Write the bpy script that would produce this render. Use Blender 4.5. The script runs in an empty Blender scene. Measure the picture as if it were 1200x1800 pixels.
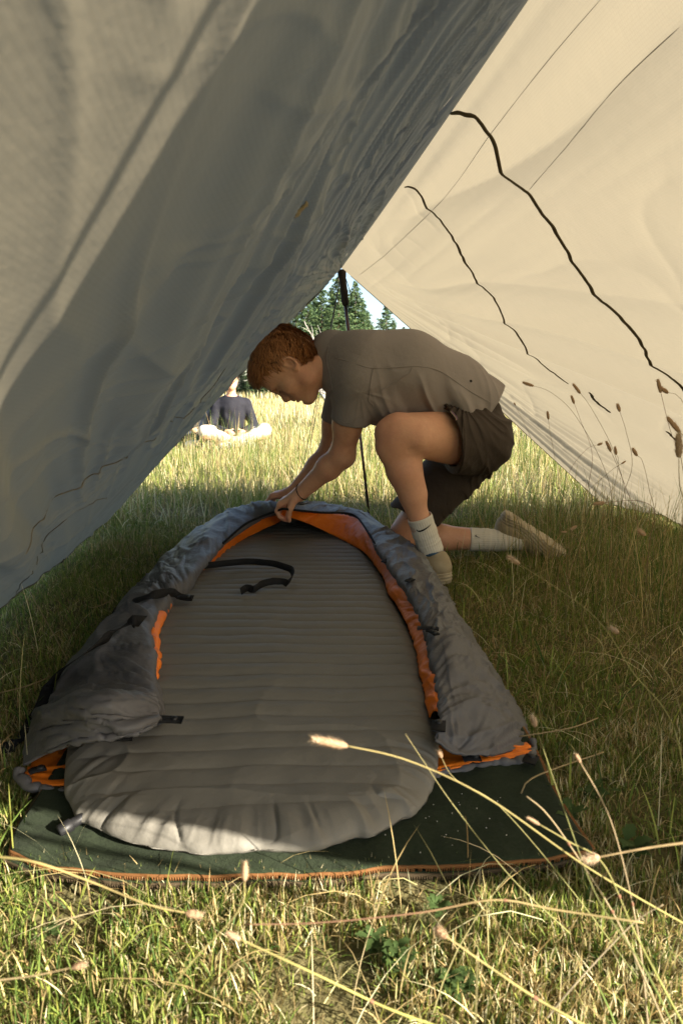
import bpy, math, random
import numpy as np
from mathutils import Vector, Matrix, Quaternion

# ---------------------------------------------------------------- camera, sky, sun, exposure
S = bpy.context.scene
COL = S.collection
EYE = np.array([0.0, 0.0, 0.65])
TH = math.radians(10.2)
cam_d = bpy.data.cameras.new("camera"); cam = bpy.data.objects.new("camera", cam_d); COL.objects.link(cam)
cam.location = EYE; cam.rotation_euler = (math.radians(90) - TH, 0, 0)
cam_d.sensor_fit = 'VERTICAL'; cam_d.sensor_height = 36; cam_d.lens = 24
cam_d.clip_start = 0.02; cam_d.clip_end = 1500
cam_d.dof.use_dof = True; cam_d.dof.focus_distance = 2.1; cam_d.dof.aperture_fstop = 10.0
S.camera = cam

SUN = np.array([2.45, -1.40, 1.20]); SUN /= np.linalg.norm(SUN)
EL = math.asin(SUN[2]); AZ = math.atan2(SUN[0], SUN[1])
w = bpy.data.worlds.new("World"); S.world = w; w.use_nodes = True
nt = w.node_tree; nt.nodes.clear()
sky = nt.nodes.new("ShaderNodeTexSky"); sky.sky_type = 'NISHITA'; sky.sun_disc = False
sky.sun_elevation = EL; sky.sun_rotation = AZ; sky.air_density = 1.0; sky.dust_density = 1.2; sky.ozone_density = 1.0
bg = nt.nodes.new("ShaderNodeBackground"); bg.inputs[1].default_value = 0.075
wo = nt.nodes.new("ShaderNodeOutputWorld")
nt.links.new(sky.outputs[0], bg.inputs[0]); nt.links.new(bg.outputs[0], wo.inputs[0])
sd = bpy.data.lights.new("sun", 'SUN'); sd.energy = 5.0; sd.angle = math.radians(0.5); sd.color = (1.0, 0.91, 0.77)
so = bpy.data.objects.new("sun", sd); COL.objects.link(so)
so.rotation_euler = Vector(SUN).to_track_quat('Z', 'Y').to_euler(); so.location = (5, -5, 8)
S.view_settings.view_transform = 'Standard'; S.view_settings.look = 'None'
S.view_settings.gamma = 1.0; S.view_settings.use_curve_mapping = False
S.view_settings.exposure = 2.02
S.cycles.use_denoising = True
S.cycles.max_bounces = 8; S.cycles.diffuse_bounces = 5; S.cycles.transmission_bounces = 6
S.cycles.caustics_reflective = False; S.cycles.caustics_refractive = False
S.cycles.sample_clamp_indirect = 4.0

RNG = np.random.default_rng(7)

# ---------------------------------------------------------------- geometry helpers
def ray(px, py):
    u = (px - 600) / 1200; v = (900 - py) / 1200
    return np.array([u, math.cos(TH) + math.sin(TH) * v, -math.sin(TH) + math.cos(TH) * v])
def at(px, py, Y):
    d = ray(px, py); return EYE + d * Y / d[1]
def G(px, py, z=0.0):
    d = ray(px, py); return EYE + d * (z - EYE[2]) / d[2]
def proj(P):
    q = P - EYE; f = q[..., 1] * math.cos(TH) - q[..., 2] * math.sin(TH)
    v = q[..., 1] * math.sin(TH) + q[..., 2] * math.cos(TH)
    return 600 + 1200 * q[..., 0] / f, 900 - 1200 * v / f

def _hash(ix, iy, iz, seed):
    h = (ix.astype(np.int64) * 374761393 + iy.astype(np.int64) * 668265263 + iz.astype(np.int64) * 2147483647 + seed * 974711) & 0xffffffff
    h = ((h ^ (h >> 13)) * 1274126177) & 0xffffffff
    h = ((h ^ (h >> 16)) * 2246822519) & 0xffffffff
    return ((h ^ (h >> 15)) & 0xffff) / 65535.0 * 2 - 1
def noise3(x, y, z, seed=0):
    x, y, z = np.broadcast_arrays(np.asarray(x, float), np.asarray(y, float), np.asarray(z, float))
    ix, iy, iz = np.floor(x), np.floor(y), np.floor(z)
    fx, fy, fz = x - ix, y - iy, z - iz
    ux, uy, uz = [f * f * f * (f * (f * 6 - 15) + 10) for f in (fx, fy, fz)]
    r = 0
    for a in (0, 1):
        for b in (0, 1):
            for c in (0, 1):
                wgt = (ux if a else 1 - ux) * (uy if b else 1 - uy) * (uz if c else 1 - uz)
                r = r + wgt * _hash(ix + a, iy + b, iz + c, seed)
    return r
def noise2(x, y, seed=0):
    x, y = np.broadcast_arrays(np.asarray(x, float), np.asarray(y, float))
    ix, iy = np.floor(x), np.floor(y); fx, fy = x - ix, y - iy
    ux, uy = [f * f * f * (f * (f * 6 - 15) + 10) for f in (fx, fy)]; zz = ix * 0
    return (_hash(ix, iy, zz, seed) * (1 - ux) * (1 - uy) + _hash(ix + 1, iy, zz, seed) * ux * (1 - uy)
            + _hash(ix, iy + 1, zz, seed) * (1 - ux) * uy + _hash(ix + 1, iy + 1, zz, seed) * ux * uy)
def fbm2(x, y, seed=0, o=3):
    r = 0; a = 1; 
    for i in range(o):
        r = r + a * noise2(x * 2 ** i, y * 2 ** i, seed + i * 17); a *= .5
    return r / 1.8
def ridged(x, y, seed=0):
    return 1 - np.abs(noise2(x, y, seed)) * 2
def crease(x, y, seed, warp=.35):
    wx = noise2(x * .6 + 9, y * .6, seed + 5) * warp; wy = noise2(x * .6, y * .6 + 7, seed + 6) * warp
    n = noise2(x + wx, y + wy, seed)
    return np.exp(-np.abs(n) * 7)
def smooth(a, b, x):
    t = np.clip((x - a) / (b - a), 0, 1); return t * t * (3 - 2 * t)

def mesh_from(name, V, F, mat, parent=None, uv=None, col=None, smooth_on=True, loc=None):
    """V (n,3); F (m,3) or (m,4) int array or a list of such arrays."""
    V = np.asarray(V, np.float32)
    if loc is not None: V = V - np.asarray(loc, np.float32)
    me = bpy.data.meshes.new(name)
    Fs = F if isinstance(F, list) else [F]
    Fs = [np.asarray(f, np.int32) for f in Fs if len(f)]
    me.vertices.add(len(V)); me.vertices.foreach_set("co", V.ravel())
    loops = np.concatenate([f.ravel() for f in Fs]); me.loops.add(len(loops)); me.loops.foreach_set("vertex_index", loops)
    tot = np.concatenate([np.full(len(f), f.shape[1], np.int32) for f in Fs])
    st = np.concatenate([[0], np.cumsum(tot)[:-1]]).astype(np.int32)
    me.polygons.add(len(tot)); me.polygons.foreach_set("loop_start", st); me.polygons.foreach_set("loop_total", tot)
    if uv is not None:
        l = me.uv_layers.new(name="UVMap"); l.data.foreach_set("uv", np.asarray(uv, np.float32)[loops].ravel())
    me.update(calc_edges=True)
    if smooth_on: me.polygons.foreach_set("use_smooth", np.ones(len(tot), bool))
    if col is not None:
        a = me.color_attributes.new("Col", 'FLOAT_COLOR', 'POINT')
        c = np.ones((len(V), 4), np.float32); c[:, :3] = col; a.data.foreach_set("color", c.ravel())
    me.validate()
    if mat is not None: me.materials.append(mat)
    o = bpy.data.objects.new(name, me); COL.objects.link(o)
    if loc is not None: o.location = loc
    if parent is not None:
        o.parent = parent
        o.location = Vector(o.location) - parent.location
    return o
def grid_faces(n, m, wrap=False):
    i, j = np.meshgrid(np.arange(n - 1), np.arange(m if wrap else m - 1), indexing='ij')
    j2 = (j + 1) % m
    return np.stack([i * m + j, i * m + j2, (i + 1) * m + j2, (i + 1) * m + j], -1).reshape(-1, 4)
def thing(name, label, cat, loc=(0, 0, 0), group=None):
    o = bpy.data.objects.new(name, None); COL.objects.link(o); o.location = Vector([float(c) for c in loc]); o.empty_display_size = .1
    o['label'] = label; o['category'] = cat
    if group: o['group'] = group
    return o
def tag(o, label, cat, group=None):
    o['label'] = label; o['category'] = cat
    if group: o['group'] = group
    return o
def kind(o, k): o['kind'] = k; return o
def solid(o, t, off=-1):
    m = o.modifiers.new("thickness", 'SOLIDIFY'); m.thickness = t; m.offset = off; m.use_even_offset = False; return o
def catmull(P, n):
    """resample control points (k,d) to n, uniform in parameter"""
    P = np.asarray(P, float); k = len(P)
    t = np.linspace(0, k - 1, n); i = np.minimum(t.astype(int), k - 2); f = (t - i)[:, None]
    p0 = P[np.maximum(i - 1, 0)]; p1 = P[i]; p2 = P[i + 1]; p3 = P[np.minimum(i + 2, k - 1)]
    return .5 * (2 * p1 + (p2 - p0) * f + (2 * p0 - 5 * p1 + 4 * p2 - p3) * f ** 2 + (3 * p1 - p0 - 3 * p2 + p3) * f ** 3)
def arclen(P, n):
    P = np.asarray(P, float); Q = catmull(P, max(80, n * 4)) if len(P) > 2 else np.asarray(P, float)
    d = np.concatenate([[0], np.cumsum(np.linalg.norm(np.diff(Q, axis=0), axis=1))])
    s = np.linspace(0, d[-1], n)
    return np.stack([np.interp(s, d, Q[:, k]) for k in range(Q.shape[1])], 1)
def frames(P):
    T = np.gradient(P, axis=0); T /= np.linalg.norm(T, axis=1)[:, None] + 1e-12
    up = np.array([0, 0, 1.0]); A = []
    prev = None
    for t in T:
        if prev is None:
            a = np.cross(t, up)
            if np.linalg.norm(a) < .1: a = np.cross(t, [1.0, 0, 0])
        else: a = prev - t * np.dot(prev, t)
        a /= np.linalg.norm(a) + 1e-12; A.append(a); prev = a
    A = np.array(A); return T, A, np.cross(T, A)
def tube_arrays(P, r, sides=8, cap=True):
    P = np.asarray(P, float); n = len(P); r = np.broadcast_to(np.asarray(r, float), (n,))
    T, A, B = frames(P); th = np.linspace(0, 2 * np.pi, sides, endpoint=False)
    V = P[:, None] + r[:, None, None] * (np.cos(th)[None, :, None] * A[:, None] + np.sin(th)[None, :, None] * B[:, None])
    V = V.reshape(-1, 3); F = [grid_faces(n, sides, True)]
    if cap:
        V = np.vstack([V, P[0], P[-1]]); a = np.arange(sides); b = (a + 1) % sides
        F.append(np.stack([b, a, np.full(sides, n * sides)], 1))
        F.append(np.stack([a + (n - 1) * sides, b + (n - 1) * sides, np.full(sides, n * sides + 1)], 1))
    return V, F
class MB:
    """collects pieces that become ONE mesh object"""
    def __init__(s): s.V = []; s.F = {3: [], 4: []}; s.n = 0; s.C = []
    def add(s, V, F, col=None):
        V = np.asarray(V, float)
        for f in (F if isinstance(F, list) else [F]):
            f = np.asarray(f)
            if len(f): s.F[f.shape[1]].append(f + s.n)
        s.V.append(V); s.n += len(V)
        if col is not None: s.C.append(np.broadcast_to(np.asarray(col, float), (len(V), 3)))
        return s
    def tube(s, P, r, sides=8, col=None): V, F = tube_arrays(P, r, sides); return s.add(V, F, col)
    def build(s, name, mat, parent=None, smooth_on=True, loc=None):
        F = [np.concatenate(s.F[k]) for k in (3, 4) if s.F[k]]
        return mesh_from(name, np.concatenate(s.V), F, mat, parent, None, np.concatenate(s.C) if s.C else None, smooth_on, loc)
def box_arrays(c, sx, sy, sz, R=np.eye(3)):
    q = np.array([[x, y, z] for x in (-1, 1) for y in (-1, 1) for z in (-1, 1)], float) * np.array([sx, sy, sz]) / 2
    F = np.array([[0, 1, 3, 2], [4, 6, 7, 5], [0, 4, 5, 1], [2, 3, 7, 6], [0, 2, 6, 4], [1, 5, 7, 3]])
    return q @ np.asarray(R).T + np.asarray(c), F
def lathe_arrays(P0, axis, prof, sides=16):
    """profile [(h, r)] turned about axis from P0"""
    axis = np.asarray(axis, float); axis /= np.linalg.norm(axis)
    a = np.cross(axis, [0, 0, 1.0]); 
    if np.linalg.norm(a) < .1: a = np.cross(axis, [1.0, 0, 0])
    a /= np.linalg.norm(a); b = np.cross(axis, a); th = np.linspace(0, 2 * np.pi, sides, endpoint=False)
    V = [np.asarray(P0) + axis * h + max(r, 1e-5) * (math.cos(t) * a + math.sin(t) * b) for h, r in prof for t in th]
    return np.array(V), grid_faces(len(prof), sides, True)[:, ::-1]
def ribbon_arrays(P, width, side, th=0.0015):
    """flat webbing along P; side = unit vectors across (n,3) or one"""
    P = np.asarray(P, float); side = np.broadcast_to(np.asarray(side, float), P.shape).copy()
    T = np.gradient(P, axis=0); T /= np.linalg.norm(T, axis=1)[:, None] + 1e-12
    side -= T * (side * T).sum(1)[:, None]; side /= np.linalg.norm(side, axis=1)[:, None] + 1e-9
    N = np.cross(T, side); w = np.broadcast_to(np.asarray(width, float), (len(P),))[:, None]
    ring = np.stack([P - side * w / 2 - N * th / 2, P + side * w / 2 - N * th / 2, P + side * w / 2 + N * th / 2, P - side * w / 2 + N * th / 2], 1)
    n = len(P); F = [grid_faces(n, 4, True), np.array([[0, 1, 2, 3], [(n - 1) * 4 + 3, (n - 1) * 4 + 2, (n - 1) * 4 + 1, (n - 1) * 4]])]
    return ring.reshape(-1, 3), F

# ---------------------------------------------------------------- signed distance modelling
class Field:
    def __init__(s, lo, hi, h):
        s.lo = np.asarray(lo, float); s.h = h; s.n = np.ceil((np.asarray(hi) - s.lo) / h).astype(int) + 1
        s.A = np.full(s.n, .06, np.float32)
    def _loc(s, lo, hi):
        a = np.clip(np.floor((lo - s.lo) / s.h).astype(int), 0, s.n); b = np.clip(np.ceil((hi - s.lo) / s.h).astype(int) + 1, 0, s.n)
        sl = tuple(slice(int(i), int(j)) for i, j in zip(a, b))
        g = [(s.lo[k] + s.h * np.arange(a[k], b[k])).astype(np.float32) for k in range(3)]
        return sl, g[0][:, None, None], g[1][None, :, None], g[2][None, None, :]
    def _mix(s, sl, d, k, mode):
        A = s.A[sl]
        if mode == 'add':
            hh = np.maximum(k - np.abs(A - d), 0) / max(k, 1e-6); s.A[sl] = np.minimum(A, d) - hh * hh * k * .25
        else:
            d = -d; hh = np.maximum(k - np.abs(A - d), 0) / max(k, 1e-6); s.A[sl] = np.maximum(A, d) + hh * hh * k * .25
    def cone(s, a, b, r1, r2, k=.02, mode='add', sq=None):
        """tapered capsule; sq=(axis, f): squashed by f along that unit axis"""
        a = np.asarray(a, float); b = np.asarray(b, float); R = max(r1, r2) + k + .012
        sl, X, Y, Z = s._loc(np.minimum(a, b) - R, np.maximum(a, b) + R)
        if min(s.A[sl].shape) == 0: return s
        ab = b - a; L = max(float(ab @ ab), 1e-9)
        t = np.clip(((X - a[0]) * ab[0] + (Y - a[1]) * ab[1] + (Z - a[2]) * ab[2]) / L, 0, 1)
        dx, dy, dz = X - a[0] - t * ab[0], Y - a[1] - t * ab[1], Z - a[2] - t * ab[2]
        d2 = dx * dx + dy * dy + dz * dz
        if sq is not None:
            ax, f = sq; c = dx * ax[0] + dy * ax[1] + dz * ax[2]; d2 = d2 + c * c * (1 / f ** 2 - 1)
        s._mix(sl, (np.sqrt(d2) - (r1 + (r2 - r1) * t)).astype(np.float32), k, mode); return s
    def ell(s, c, R, r, k=.02, mode='add'):
        """ellipsoid, R rows = local axes"""
        c = np.asarray(c, float); R = np.eye(3) if R is None else np.asarray(R, float); r = np.asarray(r, float)
        ext = np.sqrt(((R * r[:, None]) ** 2).sum(0)) + k + .012
        sl, X, Y, Z = s._loc(c - ext, c + ext)
        if min(s.A[sl].shape) == 0: return s
        q = [(X - c[0]) * R[i, 0] + (Y - c[1]) * R[i, 1] + (Z - c[2]) * R[i, 2] for i in range(3)]
        k0 = np.sqrt(sum((q[i] / r[i]) ** 2 for i in range(3))); k1 = np.sqrt(sum((q[i] / r[i] ** 2) ** 2 for i in range(3))) + 1e-6
        s._mix(sl, (k0 * (k0 - 1) / k1).astype(np.float32), k, mode); return s
    def plane_cut(s, p, n, k=.004):
        """remove the side that n points to"""
        sl, X, Y, Z = s._loc(s.lo, s.lo + s.n * s.h)
        d = (X - p[0]) * n[0] + (Y - p[1]) * n[1] + (Z - p[2]) * n[2]
        hh = np.maximum(k - np.abs(s.A - d), 0) / k; s.A = (np.maximum(s.A, d) + hh * hh * k * .25).astype(np.float32); return s
    def coords(s):
        return [(s.lo[k] + s.h * np.arange(s.n[k])).astype(np.float32) for k in range(3)]
    def surface(s):
        A = s.A; A = np.pad(A, 1, constant_values=.05); ins = A < 0
        c = [ins[a:ins.shape[0] - 1 + a, b:ins.shape[1] - 1 + b, d:ins.shape[2] - 1 + d] for a in (0, 1) for b in (0, 1) for d in (0, 1)]
        cnt = sum(x.astype(np.int8) for x in c); act = (cnt > 0) & (cnt < 8)
        idx = np.argwhere(act); ids = np.full(act.shape, -1, np.int32); ids[act] = np.arange(len(idx))
        P = np.zeros((len(idx), 3)); W = np.zeros(len(idx))
        corners = [(a, b, d) for a in (0, 1) for b in (0, 1) for d in (0, 1)]
        val = {cc: A[idx[:, 0] + cc[0], idx[:, 1] + cc[1], idx[:, 2] + cc[2]] for cc in corners}
        for i, c1 in enumerate(corners):
            for c2 in corners[i + 1:]:
                if sum(abs(x - y) for x, y in zip(c1, c2)) != 1: continue
                v1, v2 = val[c1], val[c2]; m = (v1 < 0) != (v2 < 0)
                t = np.where(m, v1 / np.where(m, v1 - v2, 1), 0)
                P += m[:, None] * (np.array(c1) + t[:, None] * (np.array(c2) - np.array(c1))); W += m
        V = (idx + P / W[:, None] - 1) * s.h + s.lo
        Fs = []
        for ax in range(3):
            o = [0, 0, 0]; o[ax] = 1
            n = ins.shape
            a0 = ins[:n[0] - o[0], :n[1] - o[1], :n[2] - o[2]]; a1 = ins[o[0]:, o[1]:, o[2]:]
            e = np.argwhere(a0 != a1); fl = a0[e[:, 0], e[:, 1], e[:, 2]]
            u, v = [k for k in range(3) if k != ax]
            def cell(du, dv):
                q = e.copy(); q[:, u] -= du; q[:, v] -= dv
                return ids[q[:, 0], q[:, 1], q[:, 2]]
            ok = (e[:, u] > 0) & (e[:, v] > 0)
            e = e[ok]; fl = fl[ok]
            q = np.stack([cell(1, 1), cell(0, 1), cell(0, 0), cell(1, 0)], 1)
            if ax == 1: fl = ~fl
            q = np.where(fl[:, None], q, q[:, ::-1]); Fs.append(q)
        return V, np.concatenate(Fs)
    def build(s, name, mat, parent=None, disp=None, loc=None, col=None):
        V, F = s.surface()
        if disp is not None: V = disp(V)
        return mesh_from(name, V, F, mat, parent, loc=loc, col=None if col is None else col(V))

# ---------------------------------------------------------------- materials
def mat(name, base, rough=.8, spec=.3, noise=None, bump=None, transl=0.0, sheen=0, attr=False, uvgrid=None, sss=0, refl=1.0, metallic=0, fine=None):
    """noise=(scale, amount, colour2) ; bump=(scale, strength, detail)"""
    m = bpy.data.materials.new(name); m.use_nodes = True; t = m.node_tree; N = t.nodes; L = t.links; N.clear()
    out = N.new("ShaderNodeOutputMaterial"); b = N.new("ShaderNodeBsdfPrincipled")
    b.inputs["Roughness"].default_value = rough; b.inputs["Specular IOR Level"].default_value = spec; b.inputs["Metallic"].default_value = metallic
    if sheen: b.inputs["Sheen Weight"].default_value = sheen; b.inputs["Sheen Roughness"].default_value = .5
    if sss:
        b.inputs["Subsurface Weight"].default_value = sss; b.inputs["Subsurface Radius"].default_value = (.012, .004, .002); b.inputs["Subsurface Scale"].default_value = 1.0
    tc = N.new("ShaderNodeTexCoord")
    if attr:
        a = N.new("ShaderNodeAttribute"); a.attribute_name = "Col"; cs = a.outputs["Color"]
    else:
        rgb = N.new("ShaderNodeRGB"); rgb.outputs[0].default_value = (*base, 1); cs = rgb.outputs[0]
    def nz(scale, detail=5, r=.55):
        n = N.new("ShaderNodeTexNoise"); n.inputs["Scale"].default_value = scale; n.inputs["Detail"].default_value = detail; n.inputs["Roughness"].default_value = r
        L.new(tc.outputs["Object"], n.inputs["Vector"]); return n
    if noise:
        for (sc, amt, c2) in (noise if isinstance(noise, list) else [noise]):
            n = nz(sc); mp = N.new("ShaderNodeMapRange"); mp.inputs[1].default_value = .35; mp.inputs[2].default_value = .68; mp.inputs[4].default_value = amt
            L.new(n.outputs[0], mp.inputs[0]); mx = N.new("ShaderNodeMix"); mx.data_type = 'RGBA'
            L.new(mp.outputs[0], mx.inputs[0]); L.new(cs, mx.inputs[6]); mx.inputs[7].default_value = (*c2, 1); cs = mx.outputs[2]
    hs = None
    def addh(o, k):
        nonlocal hs
        ml = N.new("ShaderNodeMath"); ml.operation = 'MULTIPLY'; ml.inputs[1].default_value = k; L.new(o, ml.inputs[0])
        if hs is None: hs = ml.outputs[0]
        else:
            ad = N.new("ShaderNodeMath"); L.new(hs, ad.inputs[0]); L.new(ml.outputs[0], ad.inputs[1]); hs = ad.outputs[0]
    if bump:
        for (sc, st) in (bump if isinstance(bump, list) else [bump]): addh(nz(sc).outputs[0], st)
    if uvgrid:
        sc, st, c2, amt = uvgrid
        sep = N.new("ShaderNodeSeparateXYZ"); L.new(tc.outputs["UV"], sep.inputs[0]); ln = []
        for k in (0, 1):
            ml = N.new("ShaderNodeMath"); ml.operation = 'MULTIPLY'; ml.inputs[1].default_value = 1 / sc; L.new(sep.outputs[k], ml.inputs[0])
            fr = N.new("ShaderNodeMath"); fr.operation = 'PINGPONG'; fr.inputs[1].default_value = .5; L.new(ml.outputs[0], fr.inputs[0])
            mr = N.new("ShaderNodeMapRange"); mr.interpolation_type = 'SMOOTHSTEP'; mr.inputs[1].default_value = .16; mr.inputs[2].default_value = 0; L.new(fr.outputs[0], mr.inputs[0]); ln.append(mr.outputs[0])
        mxm = N.new("ShaderNodeMath"); mxm.operation = 'MAXIMUM'; L.new(ln[0], mxm.inputs[0]); L.new(ln[1], mxm.inputs[1])
        addh(mxm.outputs[0], st)
        am = N.new("ShaderNodeMath"); am.operation = 'MULTIPLY'; am.inputs[1].default_value = amt; L.new(mxm.outputs[0], am.inputs[0])
        mx = N.new("ShaderNodeMix"); mx.data_type = 'RGBA'; L.new(am.outputs[0], mx.inputs[0]); L.new(cs, mx.inputs[6]); mx.inputs[7].default_value = (*c2, 1); cs = mx.outputs[2]
    dk = N.new("ShaderNodeMix"); dk.data_type = 'RGBA'; dk.inputs[0].default_value = 1 - refl; L.new(cs, dk.inputs[6]); dk.inputs[7].default_value = (0, 0, 0, 1)
    L.new(dk.outputs[2], b.inputs["Base Color"]); nrm = None
    if hs is not None:
        bp = N.new("ShaderNodeBump"); bp.inputs["Strength"].default_value = 1; bp.inputs["Distance"].default_value = 1; L.new(hs, bp.inputs["Height"]); nrm = bp.outputs[0]
        L.new(nrm, b.inputs["Normal"])
    sh = b.outputs[0]
    if transl:
        tr = N.new("ShaderNodeBsdfTranslucent"); L.new(cs, tr.inputs[0]); 
        if nrm: L.new(nrm, tr.inputs[1])
        ms = N.new("ShaderNodeMixShader"); ms.inputs[0].default_value = transl; L.new(sh, ms.inputs[1]); L.new(tr.outputs[0], ms.inputs[2]); sh = ms.outputs[0]
    L.new(sh, out.inputs[0]); return m

M = {}
M['tarp'] = mat("tarp_nylon", (.305, .268, .193), .5, .3, noise=(3, .25, (.29, .255, .19)), bump=[(160, .0003), (22, .0015)], transl=.405, refl=.62, uvgrid=(.0042, .00005, (.24, .20, .135), .3))
M['seam'] = mat("seam_tape", (.24, .19, .12), .7, .2, bump=(300, .0006), transl=.35)
M['binding'] = mat("edge_binding", (.16, .13, .09), .8, .2)
M['patch'] = mat("patch_fabric", (.30, .24, .14), .6, .3, transl=.2)
M['cord'] = mat("cord", (.02, .02, .022), .8, .2)
M['cork'] = mat("pole_grip_foam", (.035, .03, .027), .85, .2, bump=(400, .0004))
M['shaft'] = mat("pole_shaft", (.07, .055, .05), .35, .5, metallic=.4, noise=(30, .5, (.16, .06, .04)))
M['black'] = mat("black_plastic", (.012, .012, .013), .5, .4)
M['redplastic'] = mat("red_plastic", (.35, .05, .02), .4, .4)
M['web'] = mat("black_webbing", (.014, .014, .015), .85, .2, bump=(900, .0004))
M['pad'] = mat("pad_fabric", (.172, .162, .138), .62, .3, noise=[(2.5, .35, (.155, .144, .122)), (60, .12, (.19, .178, .150))], bump=[(18, .0035), (700, .00012), (60, .0008)])
M['shell'] = mat("bag_shell", (.105, .102, .106), .50, .28, noise=(5, .2, (.08, .077, .082)), bump=[(25, .004), (70, .0012)])
M['lining'] = mat("bag_lining", (.85, .21, .015), .5, .35, bump=[(28, .004), (80, .001)], noise=(9, .4, (.72, .15, .01)))
M['felt'] = mat("felt_blanket", (.024, .033, .018), 1.0, .05, sheen=.03, noise=[(160, .55, (.038, .049, .028)), (14, .4, (.018, .025, .014))], bump=[(420, .0012), (30, .004)])
M['stitch'] = mat("stitch_thread", (.17, .075, .025), .8, .2, bump=(600, .0005))
M['stitch2'] = mat("stitch_thread_underside", (.07, .05, .028), .85, .2)
M['skin'] = mat("skin", (.78, .44, .27), .5, .4, noise=[(9, .7, (.72, .34, .22)), (45, .35, (.62, .28, .19)), (160, .18, (.50, .24, .15))], bump=[(150, .0006), (500, .0003)], sss=.12)
M['hair'] = mat("hair", (.20, .075, .025), .45, .4, attr=True)
M['shirt'] = mat("shirt_knit", (.33, .29, .275), .9, .1, sheen=.05, noise=(7, .3, (.30, .262, .245)), bump=[(600, .0006), (22, .004)])
M['shorts'] = mat("shorts_cloth", (.062, .047, .038), .8, .2, bump=[(22, .006), (500, .0003)], noise=(12, .4, (.052, .039, .031)))
M['sock'] = mat("sock_knit", (.74, .70, .62), .95, .1, bump=(300, .0008), noise=(20, .4, (.64, .59, .50)))
M['shoe'] = mat("shoe_mesh", (.40, .33, .22), .85, .2, bump=[(300, .001), (40, .002)], noise=(25, .6, (.30, .24, .15)))
M['sole'] = mat("shoe_foam", (.50, .43, .31), .75, .3, bump=[(120, .001)], noise=[(18, .7, (.32, .25, .16)), (70, .4, (.25, .19, .11))])
M['shoeblue'] = mat("shoe_lining", (.06, .12, .2), .8, .2)
M['ink'] = mat("black_print", (.012, .012, .014), .8, .2)
M['print'] = mat("pale_print", (.45, .42, .50), .8, .2)
M['grass'] = mat("grass_blades", (.1, .15, .04), .6, .25, attr=True, transl=.35)
M['leaf'] = mat("weed_leaves", (.075, .12, .035), .75, .2, transl=.3, noise=(40, .6, (.045, .085, .025)))
M['seed'] = mat("seed_head", (.55, .40, .24), .9, .1, attr=True, transl=.35)
M['bark'] = mat("conifer_bark", (.10, .075, .055), .9, .1, bump=(8, .02))
M['needle'] = mat("conifer_needles", (.035, .06, .028), .7, .2, attr=True, transl=.15)
M['deadwood'] = mat("bleached_wood", (.48, .45, .41), .9, .1, bump=(20, .01))
M['blacktop'] = mat("black_pullover", (.018, .018, .024), .85, .2, bump=(40, .004))
M['beige'] = mat("beige_trousers", (.62, .54, .43), .85, .2, bump=(30, .006))
M['greytee'] = mat("grey_tee", (.30, .31, .33), .85, .2, bump=(30, .006))
M['navy'] = mat("dark_trousers", (.03, .035, .05), .85, .2, bump=(30, .006))
M['cap'] = mat("cap_cloth", (.03, .022, .02), .85, .2)
M['white'] = mat("white_shoe", (.65, .65, .66), .7, .3)
M['eye'] = mat("eye_lash", (.05, .03, .02), .6, .3)

# ================================================================= ground
def ground_z(x, y):
    r = np.sqrt(x * x + y * y)
    return fbm2(x * .9, y * .9, 3) * .018 * smooth(.2, 5, r) + fbm2(x * .06, y * .06, 5) * .35 * smooth(14, 60, r) - .012
def build_ground():
    t = np.linspace(-1, 1, 241); a = np.sign(t) * (np.abs(t) ** 3.2) * 600 + t * 4
    X, Y = np.meshgrid(a, a + 2, indexing='ij'); Z = ground_z(X, Y)
    V = np.stack([X, Y, Z], -1).reshape(-1, 3)
    m = mat("meadow_soil", (.11, .10, .045), .95, .1, noise=[(2.2, .6, (.10, .125, .04)), (24, .6, (.20, .16, .08)), (.35, .5, (.16, .15, .055)), (140, .5, (.05, .035, .02))], bump=[(60, .012), (9, .02)])
    o = mesh_from("ground", V, grid_faces(241, 241), m); kind(o, 'structure')
build_ground()

# ================================================================= tarp shelter
RIDGE_F = np.array([0.0, 3.30, 1.20]); RIDGE_N = np.array([.395, -.045, 1.20])
tarp = thing("tarp_shelter", "beige ripstop tarp pitched as an open A-frame over the sleeping bag", "tarp", (0.2, 1.6, 0))
def panel_points(side, s, t):
    """s 0 far..1 near along the ridge, t 0 ridge..1 bottom edge"""
    s = np.asarray(s, float); t = np.asarray(t, float)
    R = RIDGE_F + (RIDGE_N - RIDGE_F) * s[..., None]; R = R.copy(); R[..., 2] -= .012 * np.sin(np.pi * s)
    if side < 0: bp = [(-1.09, 3.05, .055), (-1.02, 2.42, .035), (-.94, 1.80, .05), (-.90, 1.1, .03), (-.82, .35, .02), (-.70, -.28, .03)]
    else: bp = [(1.40, 3.66, .05), (1.60, 3.15, .03), (1.70, 2.3, .03), (1.72, 1.6, .03), (1.68, 1.0, .02), (1.62, .44, .02)]
    tab = catmull(np.array(bp), 400); ss = np.linspace(0, 1, 400)
    B = np.stack([np.interp(s, ss, tab[:, k]) for k in range(3)], -1)
    P = R + (B - R) * t[..., None]
    # catenary edges: pull end edges inwards a little
    pull = .05 * np.sin(np.pi * t) * (np.exp(-s * 9))
    P[..., 1] -= pull
    return P
def panel_normal(side):
    e = 1e-2
    a = panel_points(side, np.array(.5), np.array(.5)); b = panel_points(side, np.array(.51), np.array(.5)); c = panel_points(side, np.array(.5), np.array(.51))
    n = np.cross(b - a, c - a); n /= np.linalg.norm(n)
    inward = np.array([-side * 1.0, 0, -.4]); return n if n @ inward > 0 else -n
LEN_R = np.linalg.norm(RIDGE_N - RIDGE_F)
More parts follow.
